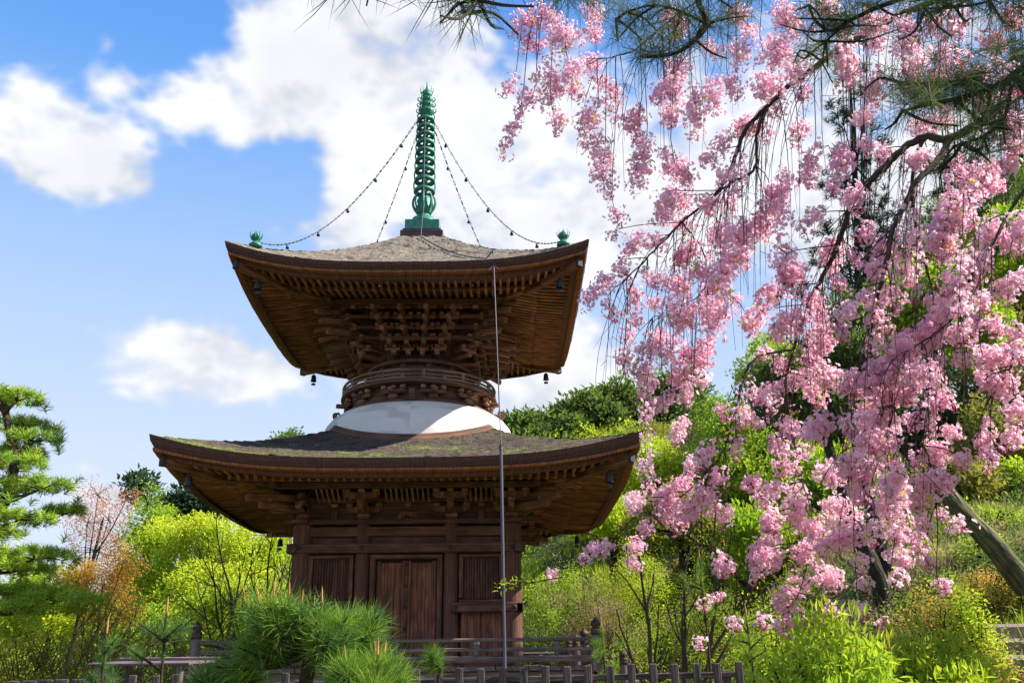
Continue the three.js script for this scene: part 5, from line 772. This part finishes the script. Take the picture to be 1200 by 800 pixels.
/* ------------------------------------------------------------------ pine boughs overhead */
{
  const base = onGround(3.4, 1.0), T = thing('overhanging_pine', 'dark pine whose needle boughs hang over the blossoms', 'pine', base), L = v => v.clone().sub(base);
  const fork = at(1500, -350, 2.2); part('trunk', tube(smoothPath([V(0, -.3, 0), V(.1, 1.6, 0), V(-.1, 3, -.2), L(fork)], 14), taper(15, .2, .11), 10), M.pineBark, T);
  const boughs = [
    [[[1500, -350, 2.2], [1200, -200, 2.3], [960, -90, 2.4], [850, -40, 2.45], [818, -5, 2.45], [828, 28, 2.45], [815, 46, 2.45], [796, 60, 2.45], [768, 66, 2.45], [752, 66, 2.45]], .030, .008],
    [[[828, 28, 2.45], [800, 14, 2.5], [768, 6, 2.5], [735, 14, 2.5], [722, 22, 2.5]], .010, .005],
    [[[1500, -350, 2.2], [1350, -120, 2.1], [1230, 40, 2.05], [1188, 88, 2.0], [1160, 104, 2.0], [1120, 116, 2.0], [1080, 124, 2.0], [1058, 130, 2.0]], .024, .006],
    [[[1230, 40, 2.05], [1190, 96, 2.1], [1140, 99, 2.1], [1090, 98, 2.1], [1052, 96, 2.1]], .012, .005],
    [[[1350, -120, 2.1], [1180, -60, 2.4], [1080, -10, 2.6], [1030, 8, 2.6], [996, 24, 2.65], [974, 36, 2.7], [956, 24, 2.7], [948, 6, 2.7]], .022, .007],
    [[[996, 24, 2.65], [968, 48, 2.7], [950, 62, 2.75]], .008, .005],
    [[[1200, -200, 2.3], [950, -140, 1.9], [760, -80, 1.75], [640, -30, 1.7], [560, 0, 1.65], [546, 16, 1.65]], .016, .005],
    [[[760, -80, 1.75], [600, -70, 1.7], [500, -45, 1.7], [440, -30, 1.7], [390, -26, 1.7]], .010, .004],
    [[[1180, -60, 2.4], [1160, 0, 2.3], [1120, 8, 2.3], [1085, 10, 2.3]], .010, .005],
    [[[1188, 88, 2.0], [1176, 140, 2.0], [1152, 160, 2.0], [1128, 168, 2.0]], .010, .005],
  ];
  for (const [pp, a, b] of boughs) { const w = smoothPath(pp.map(p => at(...p)), pp.length * 4); part('bough', tube(w.map(L), taper(w.length, a * .5, b * .6), 7), M.pineBark, T); }
  const TUFTOVER = needleTuft(44, .125, .0016, 1.5, .9), items = [];
  const tuft = (x, y, d, dx, dy, n = 1, s = 1) => { n = Math.max(1, Math.round(n * (x > 620 ? 1.15 : .9))); for (let i = 0; i < n; i++) { const p = at(x + gauss() * 16, y + gauss() * 9, d + gauss() * .05), dir = V(dx + gauss() * .4, -dy + gauss() * .4, gauss() * .6); items.push([p, s * (d < 2.2 && d > 1.8 ? .78 : 1) * rr(.8, 1.15), dir, tint([.06, .10, .045], [.20, .24, .055], R() * R())]); } };
  for (const [x, y, dx, dy, n, s, d] of [[748, 64, -1, .3, 4, 1, 2.45], [740, 24, -1, .2, 3, 1, 2.5], [718, 24, -1, .5, 3, 1, 2.5], [775, 8, -.6, -.2, 3, 1, 2.5], [770, 62, -.6, .8, 2, .9, 2.45], [800, 55, 0, 1, 2, .9, 2.45], [832, 20, .6, .5, 2, .9, 2.45], [800, 14, -.3, -1, 2, 1, 2.5], [850, 40, .5, .4, 2, .9, 2.45], [690, -4, -.5, 1, 4, 1, 2.2], [660, -8, -.4, 1, 3, 1, 2.2], [720, -14, 0, 1, 4, 1, 2.3], [780, -10, 0, 1, 4, 1, 2.4], [640, -14, -.3, 1, 3, 1, 2.0], [870, 20, .2, .8, 3, 1, 2.5], [900, -5, 0, 1, 3, 1, 2.6],
    [546, 18, -.1, 1, 3, 1.15, 1.65], [520, -12, -.2, 1, 2, 1.1, 1.65], [485, -22, 0, 1, 2, 1.1, 1.7], [455, -22, -.1, 1, 1, 1.1, 1.7], [425, -24, -.2, 1, 1, 1.1, 1.7], [400, -26, .2, 1, 2, 1.1, 1.7], [365, -30, -.4, 1, 1, 1.1, 1.7], [570, -14, .4, 1, 1, 1.1, 1.65], [600, -30, .1, 1, 1, 1.1, 1.7],
    [1056, 130, -1, .4, 4, 1, 2.0], [1078, 124, -.7, .9, 3, 1, 2.0], [1100, 120, -.4, 1, 3, 1, 2.0], [1125, 114, -.2, 1, 3, 1, 2.0], [1150, 106, .2, 1, 3, 1, 2.0], [1175, 98, .3, 1, 3, 1, 2.0], [1195, 84, .5, .6, 3, 1, 2.0], [1050, 96, -1, 0, 4, 1, 2.1], [1085, 98, -.3, -1, 3, 1, 2.1], [1120, 98, 0, 1, 3, 1, 2.1], [1150, 98, 0, -1, 3, 1, 2.1], [1190, 60, .3, -.6, 3, 1, 2.05],
    [950, 8, -.8, -.4, 3, 1, 2.7], [958, 26, -1, .3, 3, 1, 2.7], [974, 38, -.5, 1, 3, 1, 2.7], [1000, 22, .1, 1, 3, 1, 2.65], [1030, 8, 0, 1, 3, 1, 2.6], [948, 62, -1, .6, 3, 1, 2.75], [1060, 0, 0, 1, 3, 1, 2.6], [1085, 10, -1, .4, 3, 1, 2.3], [1120, 8, 0, 1, 3, 1, 2.3], [1150, 4, .2, 1, 3, 1, 2.3], [1180, 14, .3, 1, 3, 1, 2.2], [1128, 168, -1, .3, 3, 1, 2.0], [1150, 160, -.2, 1, 3, 1, 2.0], [1176, 140, .3, 1, 3, 1, 2.0], [1195, 150, .5, 1, 2, 1, 2.0], [1010, -10, -.2, 1, 3, 1, 2.6], [1195, 30, .4, 1, 3, 1, 2.1]]) tuft(x, y, d, dx, dy, n, s);
  const sprigs = []; for (let i = 0; i < 90; i++) { const [pp] = boughs[Math.floor(R() * boughs.length)], q = pp[Math.floor(rr(.35, 1) * (pp.length - .01))], a = at(...q), e = at(q[0] + gauss() * 60, q[1] + rr(-14, 40), q[2] + gauss() * .2), m = a.clone().lerp(e, .5).add(V(0, rr(-.03, .04), 0)); sprigs.push(tube(smoothPath([a, m, e].map(L), 6), taper(7, .005, .002), 5, false).toNonIndexed()); if (q[0] > 640) items.push([e, rr(.5, .85), e.clone().sub(m), tint([.05, .09, .045], [.16, .20, .05], R())]); }
  part('sprigs', sprigs, M.pineBark, T, 'stuff');
  scatter('needles', T, TUFTOVER, M.needlePine, items, 'stuff');
}

/* ------------------------------------------------------------------ */
scene.traverse(o => { if (o.isMesh) { o.castShadow = true; o.receiveShadow = true; } });
renderer.render(scene, camera);
